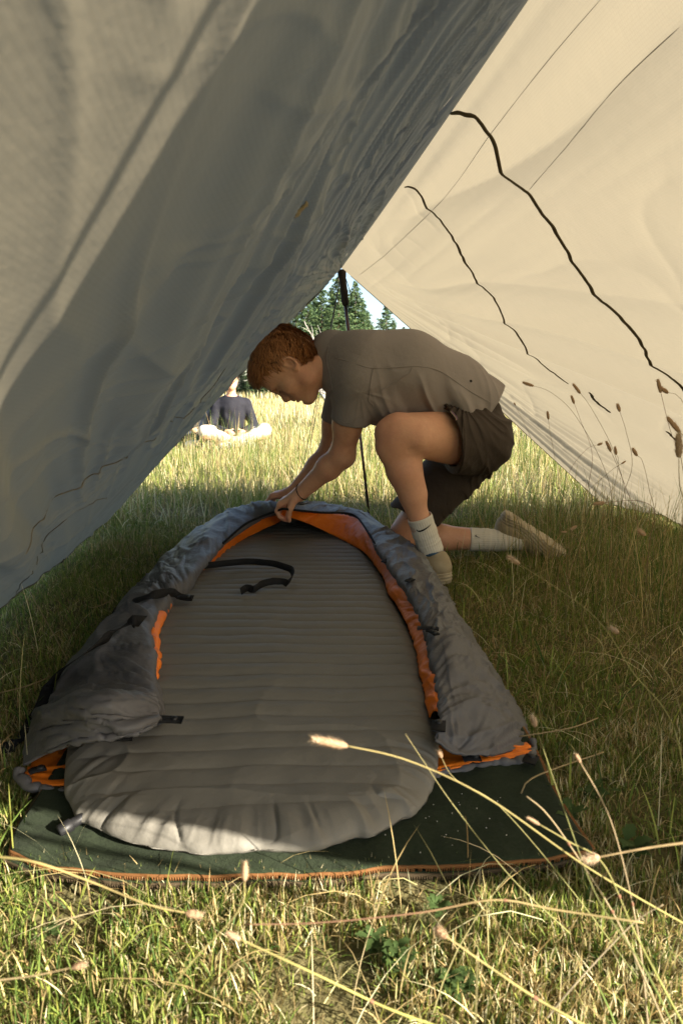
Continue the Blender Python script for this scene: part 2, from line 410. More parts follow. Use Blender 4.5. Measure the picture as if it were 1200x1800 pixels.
def panel_disp(side, s, t):
    x = s * LEN_R; y = t * 1.6
    phi = np.arctan2(y + .015, x + .12)          # angle about the far apex
    r = np.hypot(x, y)
    if side < 0:
        far = smooth(2.1, 1.3, x)                       # pleats fanning out of the far apex
        rad = ((ridged(phi * 34, r * .9, 11) * .5 + ridged(phi * 75, r * 1.5, 12) * .28 * smooth(.3, .9, r) - .35) * .020 + (crease(phi * 16, r * 1.1, 13, .2) - .3) * .020) * np.exp(-((phi - .14) / .17) ** 2) * smooth(.02, .5, r)
        w1 = y + .24 * x + noise2(x * 1.7, y * 3, 4) * .02
        pl = (ridged(w1 * 36, x * 1.1, 14) * .55 + ridged(w1 * 83, x * 2.2, 15) * .30 + crease(w1 * 26, x * .9, 16, .2) * .5 - .4) * smooth(.50, .30, y) * smooth(0, .05, y)
        w2 = y + .46 * x + noise2(x * 1.2, y * 2, 5) * .03
        bands = (noise2(w2 * 15, x * .9, 17) * .7 + ridged(w2 * 24, x * 1.5, 18) * .3) * smooth(.36, .50, y)
        lit = smooth(2.60, 2.86, x + .12 * (y - .55)) * smooth(.45, .6, y)
        net = crease(x * 5 + y * 2, y * 7, 41, .8) * .0030 + crease(x * 13, y * 12 - x * 5, 43, 1.0) * .0016 * smooth(-.1, .35, noise2(x * 4 + 3, y * 4, 44)) + crease(x * 2.1, y * 2.6, 45) * .004
        d = rad * far * .8 + pl * .0105 * (1 - .6 * far) + bands * .031 * (1 - .93 * lit) * (1 - .7 * far) + net * 2.1 * (1 - .62 * lit) + noise2(x * 1.3 + y * .5, y * .55, 8) * .004 - .010 * smooth(0, .3, s)
    else:
        fan = ridged(phi * 10 + noise2(r * 1.5, phi * 4, 6) * .4, r * .5, 51) * smooth(.1, 1.0, r)
        lowf = ridged(phi * 22, r * .8, 57) * np.exp(-((phi - 1.25) / .25) ** 2) * smooth(.2, .7, r)
        hang = noise2(x * .9, y * .9, 52) * .5
        cr = crease(x * 1.6 + y, y * 2.0, 53) * smooth(.2, .7, noise2(x * 1.7, y * 1.7, 54) + .2)
        cr3 = crease(x * 5 + y, y * 5, 58) * smooth(.25, .7, noise2(x * 2.4, y * 2.4, 59))
        rg = ridged(x * .8, y * 26, 55) * np.exp(-y / .12)
        d = fan * .012 + lowf * .012 + hang * .02 + cr * .006 + cr3 * .004 + rg * .006
    return d * smooth(0, .03, t) * (.25 + .75 * smooth(0, .05, s))
def tarp_surface(side, s, t, off=0.0):
    P = panel_points(side, s, t); n = panel_normal(side)
    return P + n * (panel_disp(side, s, t) + off)[..., None]
def build_panel(side, ns, ntt, label):
    s = np.linspace(0, 1, ns); t = np.linspace(0, 1, ntt) ** 1.25 if side < 0 else np.linspace(0, 1, ntt)
    Sg, Tg = np.meshgrid(s, t, indexing='ij'); V = tarp_surface(side, Sg, Tg)
    uv = np.stack([Sg * LEN_R, Tg * 1.62], -1).reshape(-1, 2)
    o = mesh_from("canopy_panel", V.reshape(-1, 3), grid_faces(ns, ntt), M['tarp'], tarp, uv=uv); o['label'] = label
    return o
build_panel(-1, 520, 460, "wrinkled shaded panel on the left of the ridge")
build_panel(1, 420, 360, "bright sunlit cream panel on the right of the ridge")
_tab = {}
def st_of(side, px, py):
    if side not in _tab:
        Sg, Tg = np.meshgrid(np.linspace(0, 1, 500), np.linspace(0, 1, 500), indexing='ij')
        P = panel_points(side, Sg, Tg); x, y = proj(P); bad = P[..., 1] < .15; x[bad] = 1e6
        _tab[side] = (Sg, Tg, x, y)
    Sg, Tg, x, y = _tab[side]; k = np.argmin((x - px) ** 2 + (y - py) ** 2); return Sg.flat[k], Tg.flat[k]
def tarp_strip(name, side, pts, width, mt, wob=.0, seed=0, off=.004, raw=False, label=None):
    st = np.array(pts if raw else [st_of(side, *p) for p in pts], float); n = 160
    st = arclen(st, n); st[:, 0] += wob * (noise2(np.linspace(0, 18, n), seed, seed) + .8 * noise2(np.linspace(0, 60, n), seed, seed + 1)) / LEN_R
    P = tarp_surface(side, st[:, 0], st[:, 1], off)
    T = np.gradient(P, axis=0); sd_ = np.cross(T, panel_normal(side)); sd_ /= np.linalg.norm(sd_, axis=1)[:, None]
    wv = width * (1 + .25 * noise2(np.linspace(0, 22, n), seed, 77)); wv[:6] *= np.linspace(.3, 1, 6); wv[-6:] *= np.linspace(1, .3, 6)
    V, F = ribbon_arrays(P, wv, sd_, .002)
    o = mesh_from(name, V, F, mt, tarp)
    if label: o['label'] = label
    return o
# dark seams on the right panel
tarp_strip("seam", 1, [(785, 191), (822, 197), (862, 234), (915, 320), (1000, 432), (1040, 490), (1100, 570), (1150, 630), (1200, 690), (1240, 735)], .0120, M['seam'], .005, 1, label="long dark seam crossing the cream panel")
tarp_strip("seam", 1, [(712, 326), (728, 330), (762, 365), (800, 424), (848, 500), (905, 585), (950, 640), (1000, 673)], .0085, M['seam'], .005, 2)
tarp_strip("seam", 1, [(1037, 690), (1050, 706), (1072, 724)], .013, M['seam'], .003, 3)
tarp_strip("seam", 1, [(1170, 760), (1200, 788)], .008, M['seam'], .003, 4)
# thin panel joins that catch the light
for pts in ([(1062, -12), (960, 112), (865, 232), (765, 363), (632, 484)], [(1215, 20), (1100, 130), (1000, 250), (930, 335)]):
    tarp_strip("stitched_fold", 1, pts, .0009, M['tarp'], .002, len(pts), .0015)
# left panel seams / cords lying in the folds
for k, pts in enumerate(([(0, 992), (60, 940), (110, 890), (160, 845), (200, 812), (276, 770)], [(30, 1048), (60, 1000), (100, 940), (150, 895), (192, 878)], [(300, 742), (330, 728), (372, 685), (400, 650)])):
    tarp_strip("seam", -1, pts, .0011, M['seam'], .006, 10 + k, .001)
# hems and dark edge binding
for side in (-1, 1):
    tarp_strip("edge_binding", side, [(0.002, t) for t in np.linspace(0.03, 1, 9)], .006, M['binding'], 0, 20 + side, .0015, raw=True)
    tarp_strip("edge_binding", side, [(s, .997) for s in np.linspace(0, 1, 9)], .006, M['binding'], 0, 24 + side, .0015, raw=True)
    tarp_strip("edge_binding", side, [(.998, t) for t in np.linspace(0.03, 1, 9)], .006, M['binding'], 0, 28 + side, .0015, raw=True)
tarp_strip("hem", -1, [(0.012, t) for t in np.linspace(0.06, 1, 9)], .045, M['tarp'], .0, 33, .006, raw=True, label="flat hem along the far left edge")
# small reinforcement patch on the left panel
ps = st_of(-1, 527, 366); pc = tarp_surface(-1, np.array(ps[0]), np.array(ps[1]), .008)
V, F = box_arrays((0, 0, 0), .035, .045, .003)
n_ = panel_normal(-1); a_ = np.cross(n_, [0, 0, 1.0]); a_ /= np.linalg.norm(a_); b_ = np.cross(n_, a_)
pv = []; m_ = 9
for i in range(m_):
    for j in range(m_):
        u, v = (i / (m_ - 1) - .5), (j / (m_ - 1) - .5); r = 1 - .25 * (abs(u) + abs(v))
        pv.append(pc + a_ * u * .022 * r + b_ * v * .026 * r + n_ * (.0015 * math.sin(i * 1.3) * math.cos(j * 1.1)))
solid(mesh_from("reinforcement_patch", np.array(pv), grid_faces(m_, m_), M['patch'], tarp), .0015)['label'] = "small brown patch beside the ridge folds"
# tie-out loops with cords at the bottom edges
def loop_at(P, out, stake):
    mb = MB(); th = np.linspace(0, 2 * np.pi, 13)
    o_ = np.array(out, float); o_ /= np.linalg.norm(o_); u_ = np.array([0, 0, 1.0])
    mb.tube([P + o_ * (.016 + .016 * math.cos(a)) + u_ * .011 * math.sin(a) for a in th], .003, 6)
    mb.build("tie_out_loop", M['web'], tarp)
    if stake is not None:
        MB().tube(arclen([P + o_ * .03, (P + o_ * .03 + stake) / 2 + np.array([0, 0, -.01]), stake], 8), .0014, 5).build("guyline", M['cord'], tarp)
for side, ss in ((-1, (0.0, .2, .5, .8)), (1, (0.0, .2, .5, .8, 1.0))):
    for s_ in ss:
        P = tarp_surface(side, np.array(s_), np.array(.995)); loop_at(P, (side, .1 if s_ > 0 else .7, -.2), P + np.array([side * .16, .02, -P[2] + .0]))
P = tarp_surface(-1, np.array(.06), np.array(.985))
# two long guylines from the far apex to the meadow
apex = RIDGE_F + np.array([0, .015, -.01])
for end in ((-.315, 5.35, 0.0), (-.285, 5.30, 0.0)):
    e = np.array(end)
    MB().tube(arclen([apex, apex + (e - apex) * .5 + np.array([.0, 0, -.012]), e], 14), .0022, 5).build("guyline", M['cord'], tarp)
    MB().tube([e + np.array([0, .02, .05]), e + np.array([0, 0, -.08])], .004, 6).build("stake", M['shaft'], tarp)

shadow_cord = [RIDGE_N + np.array([.01, -.035, 0.0]), np.array([1.70, .33, -.02])]
MB().tube(arclen(shadow_cord, 6), .0055, 6).build("guyline", M['cord'], tarp)  # unseen front line, added to throw the shade band across the left panel
# ================================================================= trekking pole at the far opening
pole = thing("trekking_pole", "dark trekking pole with black foam grip holding up the tarp's far peak", "trekking pole", (.145, 3.42, 0))
pt = np.array([0.0, 3.30, 1.195]); pb = np.array([.148, 3.44, -.04]); ax = (pb - pt) / np.linalg.norm(pb - pt); PL = np.linalg.norm(pb - pt)
V, F = lathe_arrays(pt, ax, [(0, .004), (.003, .016), (.012, .020), (.03, .0185), (.045, .0155), (.075, .0165), (.1, .018), (.125, .0165), (.145, .018), (.158, .015), (.163, .009)], 18)
mesh_from("grip", V, F[:, ::-1], M['cork'], pole)
P0 = pt + ax * .03
mb = MB(); mb.add(*ribbon_arrays(arclen([P0 + (.012, 0, 0), P0 + (.03, .01, -.05), P0 + (.043, .012, -.10), P0 + (.036, .01, -.15), P0 + (.018, 0, -.10), P0 + (.014, 0, -.04)], 26), .016, (0, 1, 0), .003)); mb.build("wrist_strap", M['web'], pole)
MB().tube([pt + ax * .16, pt + ax * .68], .0085, 10).build("upper_shaft", M['shaft'], pole)
MB().tube([pt + ax * .67, pt + ax * (PL - .06)], .0068, 10).build("lower_shaft", M['shaft'], pole)
MB().tube([pt + ax * (PL - .07), pt + ax * PL], [.006, .003], 8).build("tip", M['black'], pole)
V, F = lathe_arrays(pt + ax * .655, ax, [(0, .009), (.004, .0125), (.03, .0125), (.036, .009)], 14)
lk = mesh_from("flick_lock", V, F[:, ::-1], M['black'], pole)
V, F = box_arrays(pt + ax * .67 + (.017, -.004, 0), .016, .014, .022); lv = mesh_from("lock_lever", V, F, M['black']); lv.parent = lk
V, F = lathe_arrays(pt + ax * .645, ax, [(0, .009), (.001, .0115), (.007, .0115), (.008, .009)], 12); mesh_from("red_ring", V, F[:, ::-1], M['redplastic'], pole)

# ================================================================= felt blanket
def inset_poly_grid(C, n, m, zf):
    """C: 4 corner-curves -> coons patch; C = (bottom, top, left, right) as functions of 0..1"""
    u = np.linspace(0, 1, n)[:, None, None]; v = np.linspace(0, 1, m)[None, :, None]
    b, t, l, r = C
    B = np.array([b(x) for x in u.ravel()])[:, None]; T = np.array([t(x) for x in u.ravel()])[:, None]
    L_ = np.array([l(x) for x in v.ravel()])[None]; R_ = np.array([r(x) for x in v.ravel()])[None]
    P = (1 - v) * B + v * T + (1 - u) * L_ + u * R_ - ((1 - u) * (1 - v) * b(0) + u * (1 - v) * b(1) + (1 - u) * v * t(0) + u * v * t(1))
    return P
def curve_fn(pts, n=200):
    Q = arclen(pts, n); ss = np.linspace(0, 1, n)
    return lambda x: np.array([np.interp(x, ss, Q[:, k]) for k in range(3)])
blanket = thing("felt_blanket", "dark green felt blanket with orange whipstitched edge under the sleeping pad", "blanket", (0, .95, 0))
front = [G(*p, .014) for p in ((20, 1502), (70, 1522), (160, 1533), (280, 1545), (450, 1541), (600, 1537), (700, 1526), (850, 1526), (960, 1516), (1040, 1506))]
right = [G(*p, .014) for p in ((1040, 1506), (1000, 1440), (965, 1380), (935, 1320))] + [np.array([.34, 1.45, .014]), np.array([.33, 1.9, .014])]
left = [G(*p, .014) for p in ((20, 1502), (30, 1460), (75, 1395))] + [np.array([-.50, 1.3, .014]), np.array([-.53, 1.9, .014])]
top = [left[-1], np.array([-.1, 1.92, .014]), right[-1]]
def blanket_layer(dx, dz, name, lbl=None):
    o_ = np.array(dx); fb, tp, lf, rt = [[np.asarray(p) + o_ for p in c] for c in (front, top, left, right)]
    P = inset_poly_grid((curve_fn(fb), curve_fn(tp), curve_fn(lf), curve_fn(rt)), 150, 130, None)
    x, y = P[..., 0], P[..., 1]
    P[..., 2] = dz + .005 * fbm2(x * 7, y * 7, 5) + .003 * fbm2(x * 18, y * 18, 6) + .004 * np.exp(-((y - .84) / .03) ** 2) * noise2(x * 9, 0, 3)
    o = mesh_from(name, P.reshape(-1, 3), grid_faces(150, 130), M['felt'], blanket); solid(o, .005)
    if lbl: o['label'] = lbl
    return P
P1 = blanket_layer((-.010, -.003, 0), .006, "felt_layer", "lower layer just showing at the left corner")
P2 = blanket_layer((0, 0, 0), .016, "felt_layer")
def whipstitch(E, mt, mt_name, step=.0034, w=.0065):
    E = arclen(E, int(np.sum(np.linalg.norm(np.diff(E, axis=0), axis=1)) / step))
    T, A, B = frames(E); mb = MB(); hz = np.cross(T, [0, 0, 1.0])
    for i in range(len(E) - 1):
        o_ = hz[i]; c = E[i]
        a = c - o_ * w * .8 + np.array([0, 0, .0028]); sl = T[i] * .0022 * (1 if RNG.random() > .1 else -1)
        mb.tube([a, c + np.array([0, 0, .0034]) + sl * .3, c + o_ * .0018 + sl, c + o_ * .0008 - np.array([0, 0, .0045]) + sl], .0013, 4)
    o = mb.build(mt_name, M[mt], blanket); kind(o, 'stuff')
    MB().tube(E + np.array([0, 0, .002]), .0026, 6).build("edge_cord", M[mt], blanket)
def edge_of(P): return np.concatenate([P[0, ::-1][40:], P[:, 0]])
def edge_r(P): return P[-1, :90]
whipstitch(edge_of(P2)[np.r_[0:len(edge_of(P2)):3]], 'stitch', 'stitching')
whipstitch(edge_of(P1)[np.r_[0:len(edge_of(P1)):3]], 'stitch2', 'stitching')
whipstitch(edge_r(P2)[::3][::-1], 'stitch', 'stitching')

# ================================================================= sleeping pad
pad = thing("sleeping_pad", "long grey-brown inflated sleeping pad with cross baffles lying in the open sleeping bag", "sleeping pad", (-.15, .9, .03))
def pad_half(v):
    """centre x, half width and y at v 0 near..1 far"""
    ks = np.array([(.80, -.150, .03), (.811, -.148, .115), (.838, -.146, .185), (.876, -.145, .238), (.93, -.144, .276), (1.01, -.148, .303), (1.12, -.155, .326), (1.3, -.164, .344), (1.6, -.170, .342), (1.9, -.182, .330), (2.2, -.19, .310), (2.5, -.20, .275), (2.72, -.20, .235), (2.86, -.21, .16), (2.92, -.21, .03)])
    Q = catmull(ks, 500); y = .80 + (2.92 - .80) * v
    return np.interp(y, Q[:, 0], Q[:, 1]), np.interp(y, Q[:, 0], Q[:, 2]), y
def build_pad():
    n = 760; m = 200
    vv = np.linspace(0, 1, n); vv = .5 - .5 * np.cos(np.pi * vv) * 1.0; vv = .6 * vv + .4 * np.linspace(0, 1, n)
    cx, hw, yy = pad_half(vv); q = np.linspace(-1, 1, m); q = np.sign(q) * (1 - (1 - np.abs(q)) ** 1.5)
    X = cx[:, None] + hw[:, None] * q[None]; Y = np.repeat(yy[:, None], m, 1)
    # distance to the outline
    dside = hw[:, None] * (1 - np.abs(q))[None]
    slope = np.gradient(hw, yy)[:, None]; d = dside / np.sqrt(1 + slope ** 2)
    d = np.minimum(d, np.minimum(yy - .80, 2.92 - yy)[:, None] + .0)
    d = np.maximum(d, 0)
    per = np.arctan2(Y - 1.2, X + .155) * 5 + (Y * 6) * (np.abs(Y - 1.9) < 1)  # runs along the edge
    r = .050 + .016 * smooth(1.3, .85, Y); e = np.clip(d / r, 0, 1); prof = np.sqrt(1 - (1 - e) ** 2.0)
    near = smooth(1.5, .85, Y)
    pleat = (ridged(per * 2.3, d * 3, 4) * .55 + ridged(per * 5.1, d * 4, 5) * .3) * np.exp(-((d - .03) / .04) ** 2)
    baf = np.abs(np.sin(np.pi * (Y + .012 * noise2(X * 2.5, Y * 1.1, 9) + .012 * np.abs(X + .15)) / .0545))
    flat = smooth(.82, .92, Y) * (.75 + .25 * smooth(1.0, 1.3, Y))
    lift = 1 - .50 * smooth(1.25, .84, Y); top = .012 + .034 * lift + .038 * (1 - .42 * near) * prof + (.009 * baf ** .45 - .007) * flat * (1 - .5 * near) * smooth(.0, .05, d)
    top += pleat * .0032 * (.35 + near) + fbm2(X * 5, Y * 5, 7) * .006 - near * crease(per * 1.5 + noise2(X * 9, Y * 9, 3) * .5, d * 5, 14, .5) * .0065 * np.exp(-((d - .035) / .04) ** 2) + near * (crease(X * 5, Y * 6, 12) * .005 + noise2(X * 12, Y * 12, 10) * .0015)
    wrk = crease(X * 9, Y * 14, 17) * smooth(.2, .6, noise2(X * 5, Y * 5, 18)); top += wrk * .0016
    bot = .012 + .034 * lift - .033 * lift * prof
    wob = .006 * noise2(per * 3, 0, 6) * near
    X2 = X + np.sign(q)[None] * 0
    Y = Y + .034 * smooth(1.15, .80, Y); V1 = np.stack([X2, Y, top], -1).reshape(-1, 3); V2 = np.stack([X2, Y, bot], -1).reshape(-1, 3)
    V1[:, 1] += (wob * np.exp(-d / .04)).ravel(); V2[:, 1] += (wob * np.exp(-d / .04)).ravel()
    F1 = grid_faces(n, m)[:, ::-1]; F2 = grid_faces(n, m) + n * m
    i = np.arange(n - 1); sides = []
    for j, fl in ((0, False), (m - 1, True)):
        a = i * m + j; b = a + m; qd = np.stack([a, b, b + n * m, a + n * m], 1); sides.append(qd if fl else qd[:, ::-1])
    j = np.arange(m - 1)
    for ii, fl in ((0, True), (n - 1, False)):
        a = ii * m + j; b = a + 1; qd = np.stack([a, b, b + n * m, a + n * m], 1); sides.append(qd if fl else qd[:, ::-1])
    mesh_from("pad_body", np.vstack([V1, V2]), [np.vstack([F1, F2] + sides)], M['pad'], pad)
    c = G(134, 1444, .028); dr = np.array([-.75, -.62, -.22]); dr /= np.linalg.norm(dr)
    V, F = lathe_arrays(c - dr * .014, dr, [(0, .007), (.020, .0075), (.021, .0095), (.038, .0095), (.040, .008), (.0405, .002)], 16)
    vb = mesh_from("valve", V, F[:, ::-1], M['black'], pad)
build_pad()

# ================================================================= sleeping bag
bag = thing("sleeping_bag", "unzipped grey sleeping bag with orange lining spread around the grey-brown pad", "sleeping bag", (-.15, 1.4, 0))
def loft(name, stations, crown, mt, seed, n=260, m=70, wr=1.0, thick=.006, curl=0, label=None, flow=(9, 3), corner=None):
    """stations: lists of (px,py,z) across; skinned along"""
    rows = []
    for st in stations:
        P = np.array([G(*p) for p in st]); rows.append(arclen(P, m) if len(P) > 2 else P[0] + (P[1] - P[0]) * np.linspace(0, 1, m)[:, None])
    rows = np.array(rows); k = len(rows)
    Q = catmull(rows.reshape(k, -1), n).reshape(n, m, 3); cr = np.interp(np.linspace(0, k - 1, n), np.arange(k), np.broadcast_to(crown, (k,)))
    s = np.linspace(0, 1, m)[None]; u = np.linspace(0, 1, n)[:, None] * np.ones((1, m))
    Lw = np.linalg.norm(np.diff(Q[:, m // 2], axis=0), axis=1).sum(); Ww = np.linalg.norm(Q[:, -1] - Q[:, 0], axis=1)[:, None]
    Q[..., 2] += cr[:, None] * np.sin(np.pi * np.clip(s, 0, 1)) ** .6
    x = u * Lw; y = s * Ww
    env = np.sin(np.pi * s) ** .35 * .8 + .2
    d = (crease(x * flow[0], y * flow[1], seed) * .6 + crease(x * flow[0] * 1.9 + y * 4, y * flow[1] * 2 + x * 2, seed + 3) * .42 + crease(x * 26 - y * 12, y * 17, seed + 4, .8) * .13
         + noise2(x * 8, y * 5, seed + 7) * .7 + noise2(x * 22 + y * 9, y * 14, seed + 8) * .3) * .015 * wr * (1 - .35 * smooth(.6, .3, u)) * (1 - .3 * smooth(.78, .92, u))
    if corner:
        cx_, cy_ = corner[0] * Lw, corner[1] * Ww; an = np.arctan2(y - cy_, x - cx_); ra = np.hypot(x - cx_, y - cy_)
        d = d + (ridged(an * 4.2 + noise2(x * 6, y * 6, 2) * .5, ra * 3, seed + 30) * .6 + ridged(an * 9, ra * 5, seed + 31) * .3 - .3) * .0105 * np.exp(-ra / .32) * smooth(.01, .08, ra)
    puc = ridged(x * 38 + noise2(x * 11, s, 3), s * .8, seed + 20) * .0028 * wr * (1 - .8 * smooth(.86, .95, u)) * (np.exp(-s / .12) + np.exp(-(1 - s) / .12))
    N = np.cross(np.gradient(Q, axis=0), np.gradient(Q, axis=1)); N /= np.linalg.norm(N, axis=-1)[..., None] + 1e-9
    N *= np.where(N[..., 2:] < 0, -1, 1)
    Q = Q + N * (d * env + puc)[..., None]
    if curl:   # roll the inner edge downwards
        curl_ = np.interp(np.linspace(0, 1, n), [0, .3, .42, .8, .9, 1], [.002, .003, curl, curl, .002, .002])[:, None]; ex = 6; a = np.linspace(.3, 1, ex); e0 = Q[:, -1]; dirn = Q[:, -1] - Q[:, -3]; dirn /= np.linalg.norm(dirn, axis=1)[:, None] + 1e-9
        add = np.stack([e0 + dirn * curl_ * math.sin(t * 2.2) * .6 + np.array([0, 0, -1.0]) * curl_ * (1 - math.cos(t * 2.2)) * .8 for t in a], 1)
        Q = np.concatenate([Q, add], 1)
    mm = Q.shape[1]; Q[..., 2] = np.maximum(Q[..., 2], .004)
    F = grid_faces(n, mm); nz_ = np.cross(Q[1, 1] - Q[0, 0], Q[0, 1] - Q[1, 0])
    o = mesh_from(name, Q.reshape(-1, 3), F, mt, bag); solid(o, thick)
    if label: o['label'] = label
    return Q
left_st = [[(492, 886, .215), (494, 903, .19)], [(440, 893, .17), (455, 914, .15)], [(397, 905, .12), (400, 950, .12)], [(337, 945, .07), (366, 986, .115)],
           [(292, 985, .05), (330, 1022, .112)], [(262, 1018, .04), (300, 1042, .11)], [(228, 1065, .03), (292, 1062, .105)], [(180, 1112, .02), (265, 1103, .105)],
           [(112, 1190, .015), (270, 1180, .105)], [(76, 1250, .012), (272, 1238, .105)], [(54, 1292, .014), (160, 1262, .128), (273, 1246, .112)],
           [(40, 1345, .03), (70, 1330, .05), (105, 1316, .078), (180, 1302, .098), (248, 1290, .105), (280, 1270, .103)]]
QL = loft("shell_panel", left_st, [.01, .02, .03, .04, .042, .042, .042, .045, .045, .045, .028, .0], M['shell'], 100, 300, 90, 1.45, .005, .03, label="dark grey shell flap folded out on the left of the pad", flow=(7, 4), corner=(.97, 1.0))
right_st = [[(530, 884, .21), (500, 894, .215)], [(570, 889, .16), (562, 901, .17)], [(640, 905, .12), (620, 907, .155)], [(690, 938, .09), (648, 938, .145)],
            [(722, 958, .07), (662, 966, .135)], [(750, 987, .06), (690, 1005, .13)], [(782, 1040, .04), (720, 1050, .128)], [(803, 1082, .03), (742, 1092, .125)],
            [(832, 1130, .02), (753, 1132, .12)], [(880, 1205, .012), (765, 1202, .112)], [(917, 1255, .012), (772, 1262, .10)],
            [(937, 1303, .02), (860, 1326, .05), (800, 1324, .065), (764, 1298, .09)]]
QR = loft("shell_panel", right_st, [.0, .01, .015, .02, .03, .035, .04, .045, .045, .045, .03, .0], M['shell'], 200, 300, 90, 1.4, .005, .006, label="silvery grey shell flap folded out on the right of the pad", flow=(9, 5), corner=(1.0, .85))
loft("lining_panel", [[(494, 906, .185), (501, 897, .214)], [(535, 918, .14), (562, 903, .168)], [(600, 948, .09), (618, 910, .153)], [(642, 972, .085), (655, 940, .143)],
                      [(668, 1005, .08), (690, 975, .13)], [(686, 1045, .08), (724, 1040, .12)], [(712, 1087, .08), (748, 1090, .116)], [(732, 1140, .08), (762, 1132, .110)],
                      [(743, 1200, .078), (772, 1202, .103)], [(757, 1262, .07), (774, 1262, .092)]], .012, M['lining'], 300, 240, 24, .9, .003, label="orange lining showing along the right of the pad", flow=(14, 6))
loft("lining_panel", [[(494, 903, .188), (500, 912, .17)], [(452, 913, .148), (482, 921, .12)], [(398, 948, .118), (425, 950, .085)], [(362, 985, .10), (378, 985, .08)], [(300, 1040, .095), (310, 1042, .08)], [(285, 1062, .10), (299, 1066, .088)],
                      [(260, 1103, .098), (279, 1110, .088)], [(266, 1150, .095), (277, 1152, .09)], [(268, 1200, .09), (275, 1205, .088)], [(266, 1238, .085), (270, 1240, .083)]], .006, M['lining'], 320, 200, 20, .8, .003, label="orange lining showing along the left of the pad", flow=(14, 6))
# base layer of the bag, seen at the two near corners
loft("lining_panel", [[(70, 1322, .016), (200, 1310, .012), (500, 1310, .010), (800, 1302, .012), (925, 1304, .014)], [(50, 1348, .022), (200, 1345, .016), (500, 1345, .014), (760, 1335, .018), (930, 1314, .024)],
                      [(40, 1374, .022), (120, 1384, .020), (450, 1390, .018), (745, 1362, .020), (840, 1344, .022), (936, 1328, .022)]], .006, M['lining'], 340, 60, 240, .9, .003, label="orange lining of the base layer at the near corners", flow=(12, 9))
rim = arclen([G(*p) for p in ((37, 1352, .03), (36, 1370, .022), (60, 1384, .018), (125, 1392, .016), (300, 1398, .014), (500, 1398, .014), (735, 1368, .016), (790, 1356, .018), (850, 1344, .02), (900, 1340, .02), (934, 1330, .02), (940, 1304, .025))], 260)
tr_ = np.linspace(0, 60, 260); rv, rf = tube_arrays(rim + np.stack([noise2(tr_, 1, 1), noise2(tr_, 2, 2), noise2(tr_, 3, 3) * .5], 1) * .004, .0075 * (1 + .4 * noise2(tr_ * 1.7, 5, 5)), 10)
rv[:, 2] = np.maximum(rv[:, 2], .014); mesh_from("hem", rv, rf, M['shell'], bag)
# hood falling away behind the hands
hood = []
for k, (x, y, z) in enumerate(((337, 945, .07), (397, 905, .12), (440, 893, .17), (492, 886, .215), (530, 884, .21), (570, 889, .16), (640, 905, .12), (690, 938, .09))):
    p = G(x, y, z); q = np.array([p[0] * .9 - .03, p[1] + .30 * math.sin(math.pi * (k + .5) / 8) + .05, .01]); hood.append([p, (p + q) / 2 + (0, .04, .03), q])
hood = np.array(hood); Hg = catmull(hood.transpose(1, 0, 2).reshape(3, -1), 40).reshape(40, 8, 3); Hg = np.array([catmull(r, 90) for r in Hg])
xx = Hg[..., 0]; Hg[..., 2] += .008 * crease(xx * 9, Hg[..., 1] * 9, 66); Hg[..., 2] = np.maximum(Hg[..., 2], .005)
solid(mesh_from("hood", Hg.reshape(-1, 3), grid_faces(40, 90), M['shell'], bag), .004)
# zip along the raised rim
zc = arclen([G(*p) for p in ((392, 955, .125), (430, 922, .15), (470, 904, .185), (492, 896, .212), (504, 895, .218), (562, 901, .182), (620, 905, .166), (648, 938, .152), (664, 966, .142))], 120)
MB().add(*ribbon_arrays(zc, .008, (0, .5, 1), .003)).build("zipper", M['web'], bag)
# webbing straps
def strap(pts, w, side=(0, 0, 1), n=60, name="strap", th=.0018, wob=.002):
    P = arclen([G(*p) for p in pts], n); t = np.linspace(0, 9, n); P = P + np.stack([noise2(t, 1, 9), noise2(t, 2, 9), noise2(t, 3, 9)], 1) * wob
    return MB().add(*ribbon_arrays(P, w, side, th)).build(name, M['web'], bag)
strap([(318, 1012, .118), (345, 998, .106), (395, 990, .108), (440, 986, .108), (478, 990, .112), (503, 997, .115), (513, 1002, .112), (514, 1014, .108), (505, 1024, .106)], .020, (.35, .35, .75), name="strap")
strap([(507, 1026, .104), (495, 1023, .104), (478, 1022, .108), (460, 1026, .108), (447, 1036, .104), (436, 1033, .104), (424, 1038, .103)], .020, (.2, .6, .6), 50)
strap([(200, 1074, .09), (225, 1062, .115), (260, 1048, .155), (290, 1041, .150), (306, 1042, .118), (318, 1049, .104), (340, 1050, .103)], .022, (.2, .9, .4), 60)
strap([(252, 1092, .170), (235, 1094, .180), (205, 1110, .168), (170, 1136, .150), (132, 1160, .125), (105, 1180, .085), (88, 1210, .05), (72, 1250, .03), (50, 1280, .014), (28, 1308, .014), (-12, 1314, .014)], .028, (.5, .8, .2), 90)
def tab(px, py, z, L_, ang, w=.022, pitch=0.0):
    c = G(px, py, z); a = math.radians(ang); u = np.array([math.cos(a), math.sin(a), pitch]); v = np.array([-math.sin(a), math.cos(a), 0])
    o = MB().add(*ribbon_arrays([c - u * L_ / 2, c - u * L_ / 4 + (0, 0, .002), c + u * L_ / 4 + (0, 0, .001), c + u * L_ / 2], w, v, .003)).build("snap_tab", M['web'], bag)
    V, F = lathe_arrays(c + u * L_ * .22 + (0, 0, .002), (0, 0, 1), [(0, .006), (.0025, .006), (.004, .0045), (.0042, .001)], 12)
    sn = mesh_from("snap_button", V, F[:, ::-1], M['black']); sn.parent = o
tab(295, 1266, .103, .05, 2); tab(215, 1297, .082, .035, 10); tab(325, 1050, .107, .04, 0)
